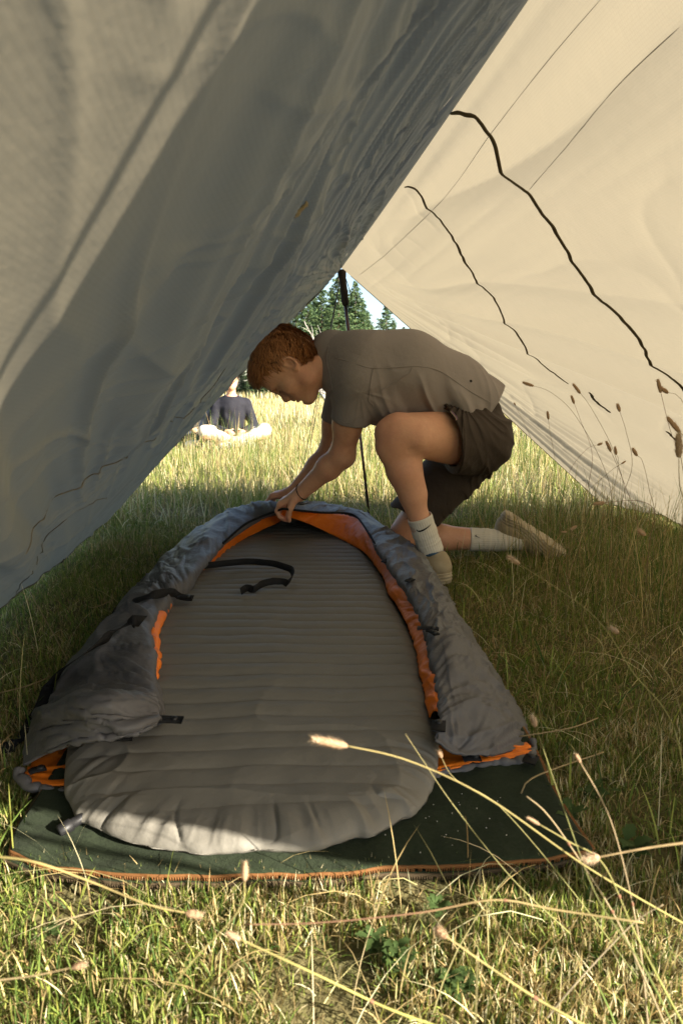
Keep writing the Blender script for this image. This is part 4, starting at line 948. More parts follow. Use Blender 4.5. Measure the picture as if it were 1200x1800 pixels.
# ================================================================= people sitting in the meadow
def seated(base, face, label, top, trousers, skin, cap=None, lean=.05, seed=1):
    """cross-legged, base on the ground, face = direction"""
    base = np.array([base[0], base[1], float(ground_z(np.array(base[0]), np.array(base[1])))])
    root = thing("person", label, "person", base, None)
    f, u, r_ = basis((face[0], face[1], 0), (0, 0, 1))
    def q(a, b, c): return base + f * a + u * b + r_ * c       # forward, up, side
    hd = q(.10, .78, .01); HB = np.stack([f, u, r_])
    A = Field(base + (-.55, -.55, -.03), base + (.55, .55, 1.0), .0085)
    A.cone(q(0, .12, 0), q(.03, .48, 0), .12, .14, .04); A.cone(q(.03, .50, -.13), q(.03, .50, .13), .06, .06, .05); A.cone(q(.04, .54, 0), hd + u * -.07, .052, .05, .03)
    A.ell(hd, HB, (.095, .118, .078), .02); A.ell(hd + f * .05 - u * .05, HB, (.045, .07, .055), .03); A.cone(hd + f * .09 + u * .0, hd + f * .112 - u * .03, .009, .013, .01); A.ell(hd + f * .085 - u * .065, HB, (.014, .008, .024), .006)
    A.ell(hd + f * .09 + u * .012 + r_ * .03, HB, (.012, .01, .014), .006, 'sub'); A.ell(hd + f * .09 + u * .012 - r_ * .03, HB, (.012, .01, .014), .006, 'sub')
    for s in (1, -1):
        A.ell(hd + r_ * .078 * s - f * .01, HB, (.018, .03, .01), .006)
        sh = q(.03, .50, .17 * s); el = q(.10, .24, .25 * s); wr = q(.28, .20, .10 * s)
        A.cone(sh, el, .05, .04, .03); A.cone(el, wr, .04, .027, .02)
        A.cone(wr, q(.34, .19, .06 * s), .028, .03, .02, sq=(u, .7))
        for k in range(4): A.cone(q(.34, .195, .06 * s) + f * (.0) + r_ * (k - 1.5) * .017, q(.385, .175 - .01 * k, (.045 * s)) + r_ * (k - 1.5) * .015, .010, .009, .004)
        A.cone(wr + f * .02, q(.32, .225, .03 * s), .013, .010, .008)
        hp_ = q(.02, .11, .10 * s); kn = q(.28, .17, .34 * s); an = q(.38, .06, -.04 * s)
        A.cone(hp_, kn, .085, .06, .03); A.cone(kn, an, .056, .038, .03)
    A.build("body", skin, root)
    T = Field(base + (-.5, -.5, .0), base + (.5, .5, .75), .0085)
    T.cone(q(0, .14, 0), q(.03, .47, 0), .155, .155, .05); T.cone(q(.03, .49, -.15), q(.03, .49, .15), .078, .078, .05)
    for s in (1, -1):
        sh = q(.03, .50, .17 * s); el = q(.10, .24, .25 * s); wr = q(.28, .20, .10 * s); T.cone(sh, el, .066, .055, .03)
        T.cone(el, wr if top is M['blacktop'] else el + (wr - el) * .05, .055, .038, .03)
    T.cone(q(.05, .58, 0), q(.08, .75, 0), .065, .09, .01, 'sub')
    T.build("pullover" if top is M['blacktop'] else "tee_shirt", top, root, lambda V: V + noise3(V[:, 0] * 14, V[:, 1] * 14, V[:, 2] * 14, seed)[:, None] * .012 * f)
    L_ = Field(base + (-.55, -.55, -.03), base + (.55, .55, .4), .0085)
    for s in (1, -1):
        hp_ = q(.0, .12, .09 * s); kn = q(.28, .17, .34 * s); an = q(.38, .07, -.04 * s)
        L_.cone(hp_, kn + u * .03, .105, .075, .03); L_.cone(kn + u * .03, an, .072, .05, .03)
    L_.build("trousers", trousers, root, lambda V: V + noise3(V[:, 0] * 12, V[:, 1] * 12, V[:, 2] * 12, seed + 3)[:, None] * .014 * u)
    for s in (1, -1):
        K = Field(base + (-.55, -.55, -.03), base + (.55, .55, .4), .0085); K.cone(q(.38, .055, -.03 * s), q(.43, .045, -.17 * s), .045, .038, .02); K.build("shoe", M['white'], root)
    Hh = Field(hd - .2, hd + .2, .007); Hh.ell(hd - f * .02 + u * .02, HB, (.105, .118, .088), .02); Hh.ell(hd + f * .10 - u * .04, HB, (.09, .10, .12), .01, 'sub'); Hh.plane_cut(hd - u * .06, -u)
    Hh.build("hair", M['hair'], root, col=lambda V: np.tile([.05, .03, .02], (len(V), 1)))
    if cap:
        Cp = Field(hd - .22, hd + .24, .006); Cp.ell(hd + u * .035 - f * .01, HB, (.112, .098, .094), .01); Cp.plane_cut(hd + u * .045, -u); Cp.cone(hd + f * .10 + u * .05, hd + f * .155 + u * .045, .058, .05, .01, sq=(u, .12)); Cp.build("cap", M['cap'], root)
seated(at(408, 770, 8.1), (.30, -1), "distant person in a black pullover, dark cap and beige trousers sitting cross-legged in the meadow", M['blacktop'], M['beige'], M['skin'], True)
seated(at(343, 772, 8.3), (.45, -1), "distant person in a grey tee and dark trousers, half hidden behind the tarp's left edge", M['greytee'], M['navy'], M['skin'], None, seed=5)

# ================================================================= conifers and dead wood beyond the meadow
def conifer_mesh(seed, h):
    rng = np.random.default_rng(seed); br = MB(); tr = MB()
    tr.tube([(0, 0, -.3), (rng.normal(0, .03), 0, h * .5), (rng.normal(0, .05), rng.normal(0, .05), h * .97)], [h * .022, h * .013, .012], 7)
    V = []; C = []
    nlev = int(h * 5); z = h * .05
    for k in range(nlev):
        zf = .06 + .94 * (k / nlev) ** .93; z = zf * h
        R = h * .27 * (1 - zf) ** .8 * rng.uniform(.72, 1.22) + .10
        nb = max(4, int(rng.integers(7, 11) * (1 - zf * .45)))
        for b in range(nb):
            if rng.random() < .07: continue
            a = rng.uniform(0, 2 * np.pi); L_ = R * rng.uniform(.6, 1.18); d = np.array([math.cos(a), math.sin(a), 0]); droop = rng.uniform(.10, .38) * (1 - zf * 1.25)
            sdv = np.array([-d[1], d[0], 0]); z0 = z + rng.normal(0, .06)
            n = max(4, int(L_ / .11)); t = (np.arange(n) + rng.random(n)) / n; t = .12 + t * .9
            rep = 5; t = np.repeat(t, rep)
            p = d * (t * L_)[:, None]; p[:, 2] = z0 - droop * L_ * t ** 1.3 + .05 * L_ * t ** 3
            wd = L_ * .34 * (1 - t * .72) + .05; off = rng.normal(0, .62, len(t)) * wd; p += sdv * off[:, None]; p[:, 2] += rng.normal(-.03, .045, len(t)) - np.abs(off) * .18
            V.append(p); C.append(np.full(len(t), rng.uniform(0, 1)))
    P = np.concatenate(V); c = np.concatenate(C); n = len(P)
    s = rng.uniform(.07, .17, n)[:, None] * (.8 + h * .02)
    rad = P.copy(); rad[:, 2] = 0; rad /= np.linalg.norm(rad, axis=1)[:, None] + 1e-6
    u = rad * .8 + rng.normal(0, .45, (n, 3)); u[:, 2] -= .25; u /= np.linalg.norm(u, axis=1)[:, None]; v = np.cross(u, rng.normal(0, 1, (n, 3))); v /= np.linalg.norm(v, axis=1)[:, None]
    tri = np.stack([P - u * s * .6 - v * s * .32, P - u * s * .5 + v * s * .34, P + u * s * 1.15 + v * s * .05], 1).reshape(-1, 3)
    col = np.array([.045, .082, .034])[None] * (.7 + .8 * c[:, None]) + rng.uniform(0, 1, (n, 1)) ** 3 * np.array([.07, .07, .02])
    return tri, np.arange(len(tri)).reshape(-1, 3), np.repeat(col, 3, 0), tr
protos = []
def conifer(x, y, h, label, v):
    z = float(ground_z(np.array(x), np.array(y)))
    root = thing("conifer_tree", label, "tree", (x, y, z - .1), "conifers standing beyond the meadow")
    if len(protos) <= v:
        T, F, Cc, tr = conifer_mesh(40 + v, 10.0)
        a = mesh_from("crown", T, F, M['needle'], None, col=Cc, smooth_on=False); b = tr.build("trunk", M['bark'])
        protos.append((a.data, b.data)); bpy.data.objects.remove(a); bpy.data.objects.remove(b)
    for nm, me in zip(("crown", "trunk"), protos[v]):
        o = bpy.data.objects.new(nm, me); COL.objects.link(o); o.parent = root
    k = h / 10.0; root.scale = (k * RNG.uniform(.92, 1.1), k * RNG.uniform(.92, 1.1), k); root.rotation_euler = (0, 0, RNG.uniform(0, 6.28))
def tx(px, Y): return (px - 600) / 1200 * Y * .985
trees = [(595, 48, 480, "tallest dark conifer right behind the pole grip, far beyond the meadow"), (624, 52, 497, "tall conifer just right of the trekking pole beyond the meadow"),
         (566, 50, 503, "conifer left of the pole, its crown edging the strip of sky"), (543, 46, 527, "broad conifer above the kneeling person's hair"),
         (522, 54, 548, "shorter conifer close to the tarp's left edge above the head"), (677, 58, 533, "lone conifer in the patch of sky right of the pole"),
         (652, 70, 572, "small distant conifer between the tall stand and the lone tree"), (708, 64, 572, "low conifer tip beside the tarp's right edge"),
         (610, 60, 520, "conifer standing behind the two tallest trees"), (580, 44, 548, "young conifer behind the bleached dead tree"),
         (425, 75, 632, "far bluish conifer seen between the tarp edge and the hair"), (440, 82, 628, "far conifer nearest the kneeling person's fringe"), (408, 70, 630, "far conifer above the cap of the sitting person"),
         (380, 66, 590, "conifer hidden in part behind the tarp, left of the far pair"), (740, 55, 540, "conifer behind the right panel's far edge"), (800, 60, 520, "tall conifer behind the right panel"),
         (480, 62, 560, "conifer behind the kneeling person's head"), (330, 70, 570, "conifer left of the sitting people behind the tarp"), (880, 56, 530, "conifer at the right end of the row")]
rng_ = np.random.default_rng(12)
for k_, (px, Y, top) in enumerate(((505, 64, 540), (532, 70, 535), (557, 66, 528), (584, 68, 505), (603, 74, 500), (618, 66, 515), (637, 60, 530), (645, 76, 550), (552, 80, 520), (460, 80, 600), (400, 84, 625), (690, 74, 562))):
    trees.append((px, Y, top, "rear-row conifer " + ("behind the tarp's left edge", "peeking out under the tarp's left edge", "left of the tallest pair", "right behind the bleached dead tree", "straight behind the pole grip", "just right of the pole", "edging the sky right of the pole", "small and far in the sky gap", "low between two taller crowns left of the pole", "behind the kneeling head", "far left above the sitting people", "low at the right edge of the sky gap")[k_]))
for i, (px, Y, top, lb) in enumerate(trees):
    h = at(px, top, Y)[2] + .2; conifer(tx(px, Y), Y, h, lb, i % 4)
def branchy(root_p, h, seed, name, label):
    rng = np.random.default_rng(seed); root = thing(name, label, "dead tree", root_p); mb = MB(); base = np.array(root_p, float)
    tw = MB()
    def grow(p, d, L_, r, lev, m):
        P = [p]; q = p.copy(); dd = d.copy()
        for i in range(4): dd = dd + rng.normal(0, .14, 3); dd /= np.linalg.norm(dd); q = q + dd * L_ / 4; P.append(q.copy())
        m.tube(P, np.linspace(r, r * .45, 5), 5)
        if lev < 3:
            for _ in range(rng.integers(3, 5)):
                k = rng.integers(1, 5); nd = dd + rng.normal(0, .55, 3); nd[2] = abs(nd[2]) + .1; nd /= np.linalg.norm(nd); grow(P[k], nd, L_ * rng.uniform(.45, .7), r * .55, lev + 1, tw)
    for k in range(3):
        d = np.array([rng.normal(0, .3), rng.normal(0, .3), 1]); d /= np.linalg.norm(d); grow(base + (rng.normal(0, .1), 0, -.1), d, h * .55, .05, 0, mb)
    mb.build("trunk", M['deadwood'], root); tw.build("branches", M['deadwood'], root)
p = at(580, 690, 26); branchy((p[0], 26, float(ground_z(np.array(p[0]), np.array(26.))) ), 3.3, 4, "dead_tree", "bleached leafless dead tree with pale branches in front of the conifers")

# ================================================================= grass
PAL = {'green': (.12, .175, .035), 'lime': (.26, .30, .065), 'straw': (.50, .41, .19), 'dry': (.34, .25, .11), 'pale': (.70, .62, .38), 'dark': (.065, .12, .028), 'moss': (.17, .22, .045), 'mossy': (.26, .27, .07)}
def blades(name, xy, h, wd, lean, palette, probs, seed, segs=3, mask=True, bendk=1.0, label=None, zoff=0):
    rng = np.random.default_rng(seed); n = len(xy)
    h = np.broadcast_to(h, (n,)) * rng.uniform(.45, 1.25, n) if np.ndim(h) == 0 else h * rng.uniform(.5, 1.2, n)
    a = rng.uniform(0, 2 * np.pi, n); d = np.stack([np.cos(a), np.sin(a)], 1); ln = np.abs(rng.normal(0, 1, n)) * lean
    z0 = ground_z(xy[:, 0], xy[:, 1]) + zoff; b = rng.uniform(0, 2 * np.pi, n); sd_ = np.stack([np.cos(b), np.sin(b), np.zeros(n)], 1)
    sd_[:, 2] = 0; w0 = wd * rng.uniform(.6, 1.3, n)
    ts = np.linspace(0, 1, segs + 1); V = []; th = np.minimum(ln, 1.5); rng_b = rng.random(n)
    for k, t in enumerate(ts):
        ang = th * (.45 + .55 * t * (.4 + 1.2 * rng_b)) * bendk; hor = h * np.sin(ang) * t; ver = h * np.cos(ang) * t
        c = np.stack([xy[:, 0] + d[:, 0] * hor, xy[:, 1] + d[:, 1] * hor, z0 + ver + .002], 1)
        if k < segs: w = (w0 * (1 - .45 * t ** 2))[:, None] / 2; V += [c - sd_ * w, c + sd_ * w]
        else: V.append(c)
    V = np.stack(V, 1); m = V.shape[1]; base = np.arange(n)[:, None] * m
    Q = np.concatenate([base + np.array([2 * k, 2 * k + 1, 2 * k + 3, 2 * k + 2]) for k in range(segs - 1)]) if segs > 1 else np.zeros((0, 4), int)
    Tt = base + np.array([2 * (segs - 1), 2 * (segs - 1) + 1, 2 * segs])
    pc = np.array([PAL[k] for k in palette]); patch = fbm2(xy[:, 0] * 3.2, xy[:, 1] * 3.2, seed + 90)
    pr = np.array(probs, float)[None] * np.exp(patch[:, None] * np.linspace(-1.7, 1.7, len(probs))[None]); pr /= pr.sum(1)[:, None]
    pick = (rng.random(n)[:, None] > np.cumsum(pr, 1)).sum(1).clip(0, len(pc) - 1); c = pc[pick] * rng.uniform(.7, 1.3, (n, 1)); c[:, 0] *= rng.uniform(.9, 1.1, n)
    o = mesh_from(name, V.reshape(-1, 3), [Q, Tt], M['grass'], None, col=np.repeat(c, m, 0), smooth_on=False); kind(o, 'stuff')
    if label: tag(o, label, "grass")
    return o
rim_poly = np.array([G(*p, .01)[:2] for p in ((15, 1505), (300, 1550), (600, 1540), (850, 1528), (1045, 1508), (975, 1380), (937, 1310), (880, 1205), (832, 1130), (790, 1065), (740, 985), (690, 938), (640, 905), (560, 900))]
                    + [[-.3, 3.05], [-.52, 2.85]] + [G(*p, .03)[:2] for p in ((337, 950), (262, 1018), (228, 1065), (180, 1112), (112, 1190), (76, 1250), (40, 1350), (30, 1390), (70, 1400))])
CLEAR = [(.345, 2.23, .055), (.30, 2.27, .05), (.27, 2.68, .06), (.45, 2.67, .04), (.60, 2.66, .04), (.74, 2.62, .04), (.82, 2.60, .03)]
def inside(xy, poly, grow=0.0):
    c = poly.mean(0); pl = poly + (poly - c) / np.linalg.norm(poly - c, axis=1)[:, None] * grow
    x, y = xy.T; r = np.zeros(len(xy), bool); k = len(pl)
    for i in range(k):
        x1, y1 = pl[i]; x2, y2 = pl[(i + 1) % k]; cr = ((y1 > y) != (y2 > y)); r ^= cr & (x < (x2 - x1) * (y - y1) / (y2 - y1 + 1e-12) + x1)
    return r
def scatter(n, x0, x1, y0, y1, seed, clump=0, wedge=None, keep_in=-.02):
    rng = np.random.default_rng(seed); xy = np.stack([rng.uniform(x0, x1, n), rng.uniform(y0, y1, n)], 1)
    if clump:
        k = noise2(xy[:, 0] * clump, xy[:, 1] * clump, seed); xy = xy[rng.random(n) < smooth(-.5, .45, k) * .92 + .08]
    if wedge is not None: xy = xy[np.abs(xy[:, 0]) < xy[:, 1] * wedge[0] + wedge[1]]
    for cx_, cy_, cr_ in (CLEAR if seed != 42 else []): xy = xy[np.hypot(xy[:, 0] - cx_, xy[:, 1] - cy_) > cr_]
    return xy[~inside(xy, rim_poly, keep_in)]
blades("turf_grass", scatter(120000, -.75, .80, .38, 1.25, 1, 9, (.62, .16)), .031, .0018, .95, ['green', 'lime', 'dark', 'straw', 'dry', 'pale'], [.24, .24, .08, .18, .16, .10], 11, 3, label="short mixed green and straw turf in front of the blanket")
blades("turf_grass", scatter(90000, -1.6, 1.7, 1.2, 3.4, 2, 6, (.62, .25)), .032, .0024, .95, ['green', 'moss', 'lime', 'straw', 'dry'], [.14, .34, .28, .14, .10], 12, 3, label="shaded short turf under the tarp on both sides of the sleeping bag")
blades("moss_turf", scatter(150000, -1.6, 1.7, .9, 3.5, 42, 0, (.62, .2)), .019, .0026, .9, ['moss', 'mossy', 'straw', 'green', 'dry'], [.34, .34, .14, .08, .10], 43, 2, label="dense low mossy turf under the tarp")
blades("dry_thatch", scatter(34000, -1.6, 1.7, .38, 3.6, 3, 5, (.62, .2)), .05, .0017, 2.4, ['straw', 'dry', 'pale', 'dry'], [.3, .4, .1, .2], 13, 3, bendk=1.0, label="flattened dry grass stems lying in the turf")
blades("tussock_grass", scatter(3200, .85, 2.1, 1.5, 4.0, 4, 3.2, (.62, .4)), .12, .0028, .65, ['green', 'lime', 'dark', 'straw', 'dry'], [.3, .25, .15, .15, .15], 14, 4, label="longer tufts of grass right of the kneeling person")
blades("dry_thatch", scatter(26000, -3.2, 3.8, 3.2, 8, 33, 2, (.60, .5)), .16, .0034, 2.2, ['straw', 'pale', 'lime', 'dry'], [.4, .25, .2, .15], 36, 3, label="tangled lying straw in the near meadow")
blades("tussock_grass", scatter(1600, -1.5, -.55, .9, 3.6, 24, 4, (.62, .4)), .08, .0024, .8, ['green', 'lime', 'dark', 'straw', 'dry'], [.3, .2, .2, .15, .15], 34, 4, label="loose tufts between the bag and the tarp's left edge")
blades("meadow_grass", scatter(85000, -3.2, 3.8, 3.25, 6.5, 5, 2.5, (.60, .5)), .15, .0034, .62, ['green', 'lime', 'straw', 'pale', 'dry'], [.26, .30, .24, .10, .10], 15, 4, label="sunlit green and yellow meadow grass just beyond the tarp")
blades("meadow_grass", scatter(90000, -7, 8, 6.4, 14, 6, 1.2, (.60, .6)), .21, .0060, .55, ['lime', 'green', 'straw', 'pale', 'dry'], [.24, .14, .34, .18, .10], 16, 3, label="straw-yellow meadow grass around the sitting people")
blades("meadow_grass", scatter(100000, -20, 20, 13.5, 38, 7, .5, (.62, 1)), .25, .014, .4, ['straw', 'lime', 'pale', 'dry'], [.45, .18, .27, .10], 17, 2, label="far pale golden meadow below the trees")
blades("meadow_grass", scatter(30000, -60, 60, 37, 90, 8, .2, (.7, 1)), .5, .07, .3, ['straw', 'lime', 'pale', 'dry'], [.45, .18, .27, .10], 18, 2, label="farthest strip of golden meadow at the trees' feet")
# distinct taller stems in the meadow
blades("flowering_stems", scatter(2600, -3, 3.8, 3.4, 8, 9, 0, (.60, .4)), .42, .0030, .28, ['green', 'straw', 'dry', 'dark'], [.35, .25, .25, .15], 19, 4, label="thin tall flowering stems among the near meadow grass")

blades("fallen_straw", scatter(1900, -.8, 1.7, .38, 3.4, 51, 0, (.62, .2)), .17, .0017, 2.6, ['straw', 'pale', 'dry', 'lime'], [.4, .3, .2, .1], 52, 5, label="long straws fallen across the turf", zoff=.012)
blades("green_blades", scatter(2600, -.9, 1.6, .38, 3.0, 53, 3, (.62, .2)), .085, .0034, .7, ['lime', 'green', 'dark'], [.4, .4, .2], 54, 5, label="scattered broader green blades rising out of the turf")

# broad-leaved weeds
def weed(x, y, n, size, label, seed):
    rng = np.random.default_rng(seed); root = thing("weed_plant", label, "weed", (x, y, float(ground_z(np.array(x), np.array(y)))), "low broad-leaved weeds in the turf")
    me = None
    for k in range(n):
        a = rng.uniform(0, 6.28); L_ = size * rng.uniform(.6, 1.2); t = np.linspace(0, 1, 7); w_ = np.sin(np.pi * np.clip(t, .03, .98) ** .8) * L_ * .26 * (1 + .22 * np.sin(t * 21))
        el = rng.uniform(.25, .9); c = np.stack([t * L_ * math.cos(el * .7), 0 * t, np.sin(t * 1.9) * L_ * .38 * el + .004], 1)
        V = np.concatenate([c + [0, 1, .15] * w_[:, None], c, c + [0, -1, .15] * w_[:, None]]); i = np.arange(6)
        F = np.vstack([np.stack([i, i + 1, i + 8, i + 7], 1), np.stack([i + 7, i + 8, i + 15, i + 14], 1)])
        ca, sa = math.cos(a), math.sin(a); V = V @ np.array([[ca, sa, 0], [-sa, ca, 0], [0, 0, 1]])
        V = V + np.array([rng.normal(0, size * .25), rng.normal(0, size * .25), rng.uniform(.004, .022)])
        o = mesh_from("leaf", V, F, M['leaf']); o.parent = root
wl = ["dense dark weed rosette right of the lower centre", "small bright weed left of the dark rosette", "weed with broad leaves at the lower middle edge", "weed beside the blanket's right corner", "weed half under the crossing stalks at right", "little weed near the blanket's front edge", "weed on the sunny turf at lower left", "weed right of the blanket in the shade"]
for k, (px, py, n, sz) in enumerate(((700, 1690, 60, .020), (660, 1665, 34, .017), (800, 1735, 44, .022), (985, 1440, 18, .030), (1110, 1500, 16, .030), (770, 1600, 12, .018), (90, 1640, 10, .015), (1040, 1400, 14, .028))):
    g = G(px, py, 0); weed(g[0], g[1], n, sz, wl[k], 70 + k)

# individual stalks with seed heads
def stalk(P, r, head, label, seed, col=(.36, .31, .13), group="tall seeding grass stalks", joint=None, fuzzy=True, hr=.0045):
    """P: list of 3-D points base..tip; head: length of the seed head at the tip (0 = none)"""
    rng = np.random.default_rng(seed); P = np.asarray(P, float); root = thing("grass_stalk", label, "grass stalk", P[0], group); hr *= .74
    r *= .8; C_ = arclen(P, 40); rr = np.linspace(r, r * .5, 40); V, F = tube_arrays(C_, rr, 6); t = np.repeat(np.linspace(0, 1, 40), 6); t = np.append(t, [0, 1])[:, None]
    cc = np.array(col) * (1 - .0 * t) * (1 + .25 * noise2(t[:, 0] * 9, seed, 4)[:, None]); cc = cc * (1 - t * .5) + np.array([.45, .33, .18]) * t * .5
    if seed % 3 == 0: cc = cc * (1 - .5 * smooth(.4, .6, t)) + np.array([.30, .10, .10]) * .5 * smooth(.4, .6, t)
    mesh_from("stem", V, F, M['seed'], root, col=cc)
    for j in (joint or []):
        k = int(j * 39); T = C_[min(k + 1, 39)] - C_[k]; T /= np.linalg.norm(T); V, F = lathe_arrays(C_[k] - T * r * 2, T, [(0, r * .8), (r * 2, r * 1.7), (r * 4, r * .8)], 8); mesh_from("node", V, F[:, ::-1], M['seed'], root, col=np.tile([.30, .16, .10], (len(V), 1)))
    if head:
        d = C_[-1] - C_[-4]; d /= np.linalg.norm(d); mb = MB(); a = np.cross(d, [0, 0, 1.0]); a /= np.linalg.norm(a) + 1e-9; b = np.cross(d, a); o0 = C_[-1] - d * head * .1
        m = 14; pr = [(head * i / m, hr * (math.sin(math.pi * min(.985, max(.02, i / m)) ** .9)) ** .33) for i in range(m + 1)]
        V, F = lathe_arrays(o0, d, pr, 12); V = V + (rng.normal(0, hr * .10, V.shape)); c0 = np.array([.46, .31, .19]) * (1.35 if group.startswith('seeding') else 1); mb.add(V, F[:, ::-1], c0)
        if fuzzy:
            n = int(640 * min(1, head / .03) * (1 if r > .001 else .45)); s = rng.random(n); ang = rng.uniform(0, 6.28, n); rad = np.interp(s * head, [q[0] for q in pr], [q[1] for q in pr])
            dirn = np.cos(ang)[:, None] * a + np.sin(ang)[:, None] * b; p0 = o0 + d * (s * head)[:, None] + dirn * rad[:, None] * .8; L_ = hr * rng.uniform(.6, 1.7, n)[:, None]
            tip = p0 + (dirn * .8 + d * .8) * L_; w_ = np.cross(dirn, d) * hr * .10; V = np.stack([p0 - w_, p0 + w_, tip], 1).reshape(-1, 3); mb.add(V, np.arange(len(V)).reshape(-1, 3), np.array([.66, .52, .36]))
        mb.build("seed_head", M['seed'], root)
    return root
def sp(*pts): return [at(px, py, Y) for px, py, Y in pts]
# the big near stalks crossing the lower right
gp = "near grass stalks crossing the lower right corner"
stalk(sp((1230, 1640, .52), (1040, 1530, .50), (860, 1405, .48), (720, 1338, .47), (604, 1310, .46)), .0011, .028, "bright fuzzy seed head reaching over the lower middle of the pad on a long stalk", 1, (.42, .38, .14), gp, hr=.0040)
stalk(sp((1180, 1830, .50), (1090, 1630, .50), (1010, 1500, .51), (960, 1430, .52), (925, 1400, .52)), .0012, .0, "pale bent stalk with two kinks rising from the lower right corner", 2, (.50, .42, .26), gp, [.55, .8])
stalk(sp((1140, 1830, .50), (1120, 1640, .51), (1075, 1450, .52), (1018, 1338, .53)), .0011, .008, "thin straw stalk rising steeply and leaning left at the right side", 4, (.45, .37, .24), gp, [.5], hr=.0022)
stalk(sp((1230, 1478, .46), (1140, 1490, .46), (1050, 1507, .46)), .0013, .012, "horizontal stalk entering from the right edge with a pale node-like head", 5, (.50, .38, .20), gp, hr=.0042)
stalk(sp((1215, 1830, .48), (1120, 1650, .49), (1060, 1520, .50), (1000, 1480, .50), (945, 1448, .50)), .0012, .012, "green-gold stalk ending in a short spikelet over the blanket's right corner", 7, (.30, .33, .10), gp, [.6], hr=.0020)
stalk(sp((1060, 1820, .44), (950, 1760, .43), (860, 1700, .43), (782, 1645, .42)), .0014, .011, "thick blurred stalk with a ragged brown head at bottom right of centre", 8, (.36, .33, .12), gp, [.45], hr=.0034)
stalk(sp((880, 1840, .40), (700, 1780, .40), (560, 1715, .39), (420, 1650, .39)), .0012, .010, "yellow-green stalk slanting from the bottom edge up towards the left", 10, (.42, .42, .12), gp, [.5], hr=.0026)
stalk(sp((1130, 1622, .46), (980, 1600, .46), (870, 1582, .455), (740, 1604, .45), (560, 1622, .45), (430, 1625, .45)), .0010, .0, "long reddish stalk lying level across the foreground turf", 3, (.38, .30, .14), gp, [.38])
stalk(sp((960, 1790, .47), (1010, 1730, .47), (1110, 1625, .48), (1165, 1590, .48)), .0009, 0, "pale dry stalk crossing the upright ones at lower right", 11, (.55, .48, .34), gp)
stalk(sp((1000, 1640, .60), (900, 1545, .60), (800, 1420, .60), (745, 1340, .60), (712, 1290, .60)), .0008, 0, "thin green blade-like stalk over the pad's right corner", 13, (.30, .31, .12), gp)
stalk(sp((1120, 1720, .58), (1000, 1560, .60), (880, 1420, .62), (800, 1370, .62), (775, 1330, .62)), .0008, .008, "slim stalk with a small brown head over the orange lining corner", 14, (.26, .28, .10), gp, hr=.0032)
stalk(sp((1190, 1820, .46), (1130, 1700, .47), (1050, 1580, .49), (1000, 1450, .53), (940, 1275, .60)), .0009, .011, "green stalk leaning left with a plump seed head beside the bag's right corner", 16, (.20, .26, .08), gp, hr=.0036)
stalk(sp((1215, 1600, .60), (1190, 1300, .66), (1110, 1180, .70), (1040, 1080, .75), (910, 990, .80)), .0010, .017, "long arching stalk with a drooping head in front of the far shoe", 17, (.34, .34, .12), gp, hr=.0040)
stalk(sp((1230, 1420, .60), (1180, 1200, .66), (1120, 1140, .68), (1085, 1112, .70)), .0008, .012, "arching stalk with a seed head at mid right", 19, (.36, .32, .14), gp, hr=.0036)
stalk(sp((-20, 1505, .46), (60, 1515, .45), (160, 1550, .45), (260, 1590, .44), (330, 1605, .44)), .0012, .012, "pale stalk crossing the blanket's left corner with a whitish head", 20, (.45, .38, .15), gp, hr=.0036)
stalk(sp((-20, 1725, .42), (60, 1715, .42), (130, 1700, .42)), .0009, .010, "straw piece with a pale head on the sunny turf at lower left", 22, (.45, .36, .2), gp, hr=.003)
stalk(sp((230, 1830, .40), (330, 1700, .40), (420, 1600, .41), (430, 1545, .42)), .0008, .012, "short upright stalk below the blanket's front edge", 23, (.42, .4, .15), gp, hr=.003)
stalk(sp((1215, 900, .80), (1195, 860, .80), (1192, 800, .80)), .0009, .028, "seed head touching the right edge above the ground grass", 25, (.3, .25, .1), gp, hr=.0052)
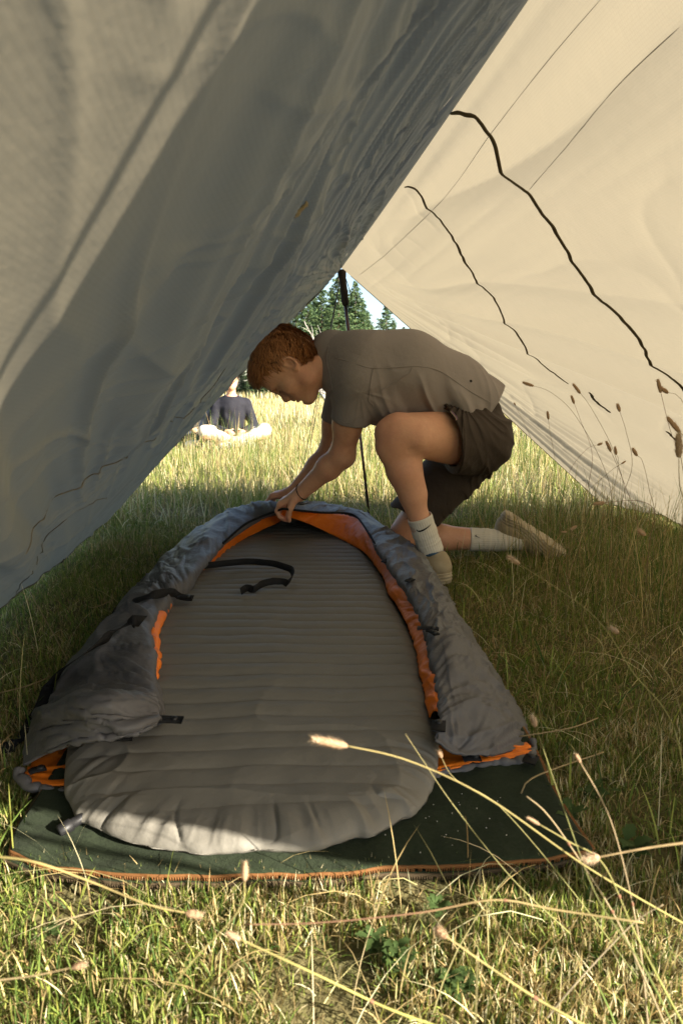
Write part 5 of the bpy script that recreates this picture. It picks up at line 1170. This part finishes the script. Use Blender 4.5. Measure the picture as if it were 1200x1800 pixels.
# stalks standing before the right panel
gq = "seeding grasses silhouetted against the cream panel"
tall = [((1075, 900, 2.0), (1060, 820, 2.0), (1010, 730, 1.98), (968, 690, 1.97), (935, 678, 1.96), "head tipping left level with the end of the dark seam", .034), ((1100, 900, 1.9), (1080, 800, 1.9), (1040, 720, 1.9), (1018, 690, 1.9), None, "head pointing up-left just right of the seam's end", .034),
        ((1030, 880, 2.1), (1040, 800, 2.1), (1020, 740, 2.1), (1008, 708, 2.1), None, "short head under the two upper ones", .026), ((1090, 900, 1.7), (1110, 820, 1.7), (1100, 760, 1.7), (1088, 722, 1.7), None, "head standing nearly upright in the middle of the clump", .020),
        ((965, 900, 2.2), (975, 820, 2.2), (966, 760, 2.2), (963, 736, 2.2), None, "leftmost upright head against the panel", .026), ((1120, 930, 1.8), (1100, 860, 1.8), (1076, 800, 1.8), (1072, 792, 1.8), None, "thick head low in the clump", .030),
        ((1060, 900, 2.0), (1080, 850, 2.0), (1086, 810, 2.0), (1082, 798, 2.0), None, "head leaning left near the panel's lower edge", .024), ((1150, 930, 1.6), (1140, 860, 1.6), (1128, 810, 1.6), (1118, 800, 1.6), None, "head low on the right of the clump", .022),
        ((1200, 900, 1.5), (1195, 800, 1.5), (1178, 760, 1.5), (1160, 688, 1.5), None, "branching head at the right, above the others", .030), ((1240, 860, 1.5), (1220, 760, 1.5), (1195, 700, 1.5), (1172, 690, 1.5), None, "head nearest the right edge bending left", .020),
        ((1240, 900, 1.2), (1230, 820, 1.2), (1212, 780, 1.2), (1192, 758, 1.2), None, "large head cut by the right edge", .036), ((985, 900, 2.3), (1000, 830, 2.3), (1030, 790, 2.3), (1050, 782, 2.3), None, "thin stalk crossing the clump to the right", .016),
        ((900, 960, 2.2), (915, 880, 2.3), (940, 800, 2.3), (905, 712, 2.3), None, "lone fine stalk right of the shorts", .010), ((1000, 950, 1.9), (1020, 880, 1.9), (1070, 830, 1.9), (1092, 815, 1.9), None, "stalk with a tiny head in the dense middle", .014),
        ((1140, 960, 1.6), (1150, 900, 1.6), (1120, 880, 1.6), (1060, 884, 1.6), None, "head drooping level over the turf", .026), ((1030, 960, 1.8), (1045, 930, 1.8), (1030, 915, 1.8), (1012, 925, 1.8), None, "small pink-brown head near the far shoe's toe", .018),
        ((1160, 1040, 1.2), (1165, 990, 1.2), (1150, 950, 1.2), (1132, 940, 1.2), None, "head low at the right over the turf", .018), ((1000, 1010, 1.7), (1020, 960, 1.7), (1000, 930, 1.7), (995, 935, 1.7), None, "brown head by the toe of the far shoe", .014)]
for k, t in enumerate(tall):
    pts = [q for q in t[:5] if q is not None]; p0 = at(*pts[0]); pts3 = [np.array([p0[0], p0[1], 0.0])] + [at(*q) for q in pts]
    stalk(pts3, .0011, t[6], "brown " + t[5], 100 + k, (.20, .17, .08), gq, hr=.0052 if t[6] > .015 else .003)
# fine stems of the same clump
rng = np.random.default_rng(5)
cl = np.stack([rng.uniform(.62, 1.45, 900), rng.uniform(1.7, 3.2, 900)], 1); cl = cl[np.abs(cl[:, 0]) < cl[:, 1] * .62]
blades("fine_stems", cl, .30, .0018, .35, ['green', 'straw', 'dry', 'dark'], [.25, .2, .4, .15], 44, 4, label="fine dry stems standing before the cream panel")
# dry twigs and bent straws lying right of the bag
for k, (a, b, c, lb) in enumerate(((( 915, 1395), (940, 1365), (1060, 1322), "kinked dry straw on the turf right of the blanket"), ((540 + 370, 1295), (1000, 1280), (1050, 1262), "thin dry straw by the bag's right corner"), ((150, 1062), (165, 1068), (198, 1055), "small pale twig left of the bag"), ((52, 1040), (85, 1098), (118, 1158), "yellow bent blade left of the bag"), ((0, 1218), (50, 1205), (88, 1190), "long straw lying at the left edge"))):
    P = [G(*a, .03), G(*b, .045), G(*c, .03)]; mb = MB(); mb.tube(arclen(P, 14), .0014, 5); V = np.concatenate(mb.V)
    o = mesh_from("dry_straw", V, mb.F[4] + mb.F[3] if mb.F[3] else mb.F[4], M['seed'], None, col=np.tile([.42, .32, .17], (len(V), 1))); tag(o, lb, "straw")
# crumbs and grass seed scattered on the blanket
rng = np.random.default_rng(8); mb = MB()
for k in range(26):
    g = G(rng.uniform(660, 900), rng.uniform(1385, 1500), .026); V, F = box_arrays(g, *(rng.uniform(.0006, .0014, 3))); mb.add(V, F)
o = mb.build("grass_crumbs", M['sock']); tag(kind(o, 'stuff'), "pale crumbs of grass seed on the green blanket", "crumbs")
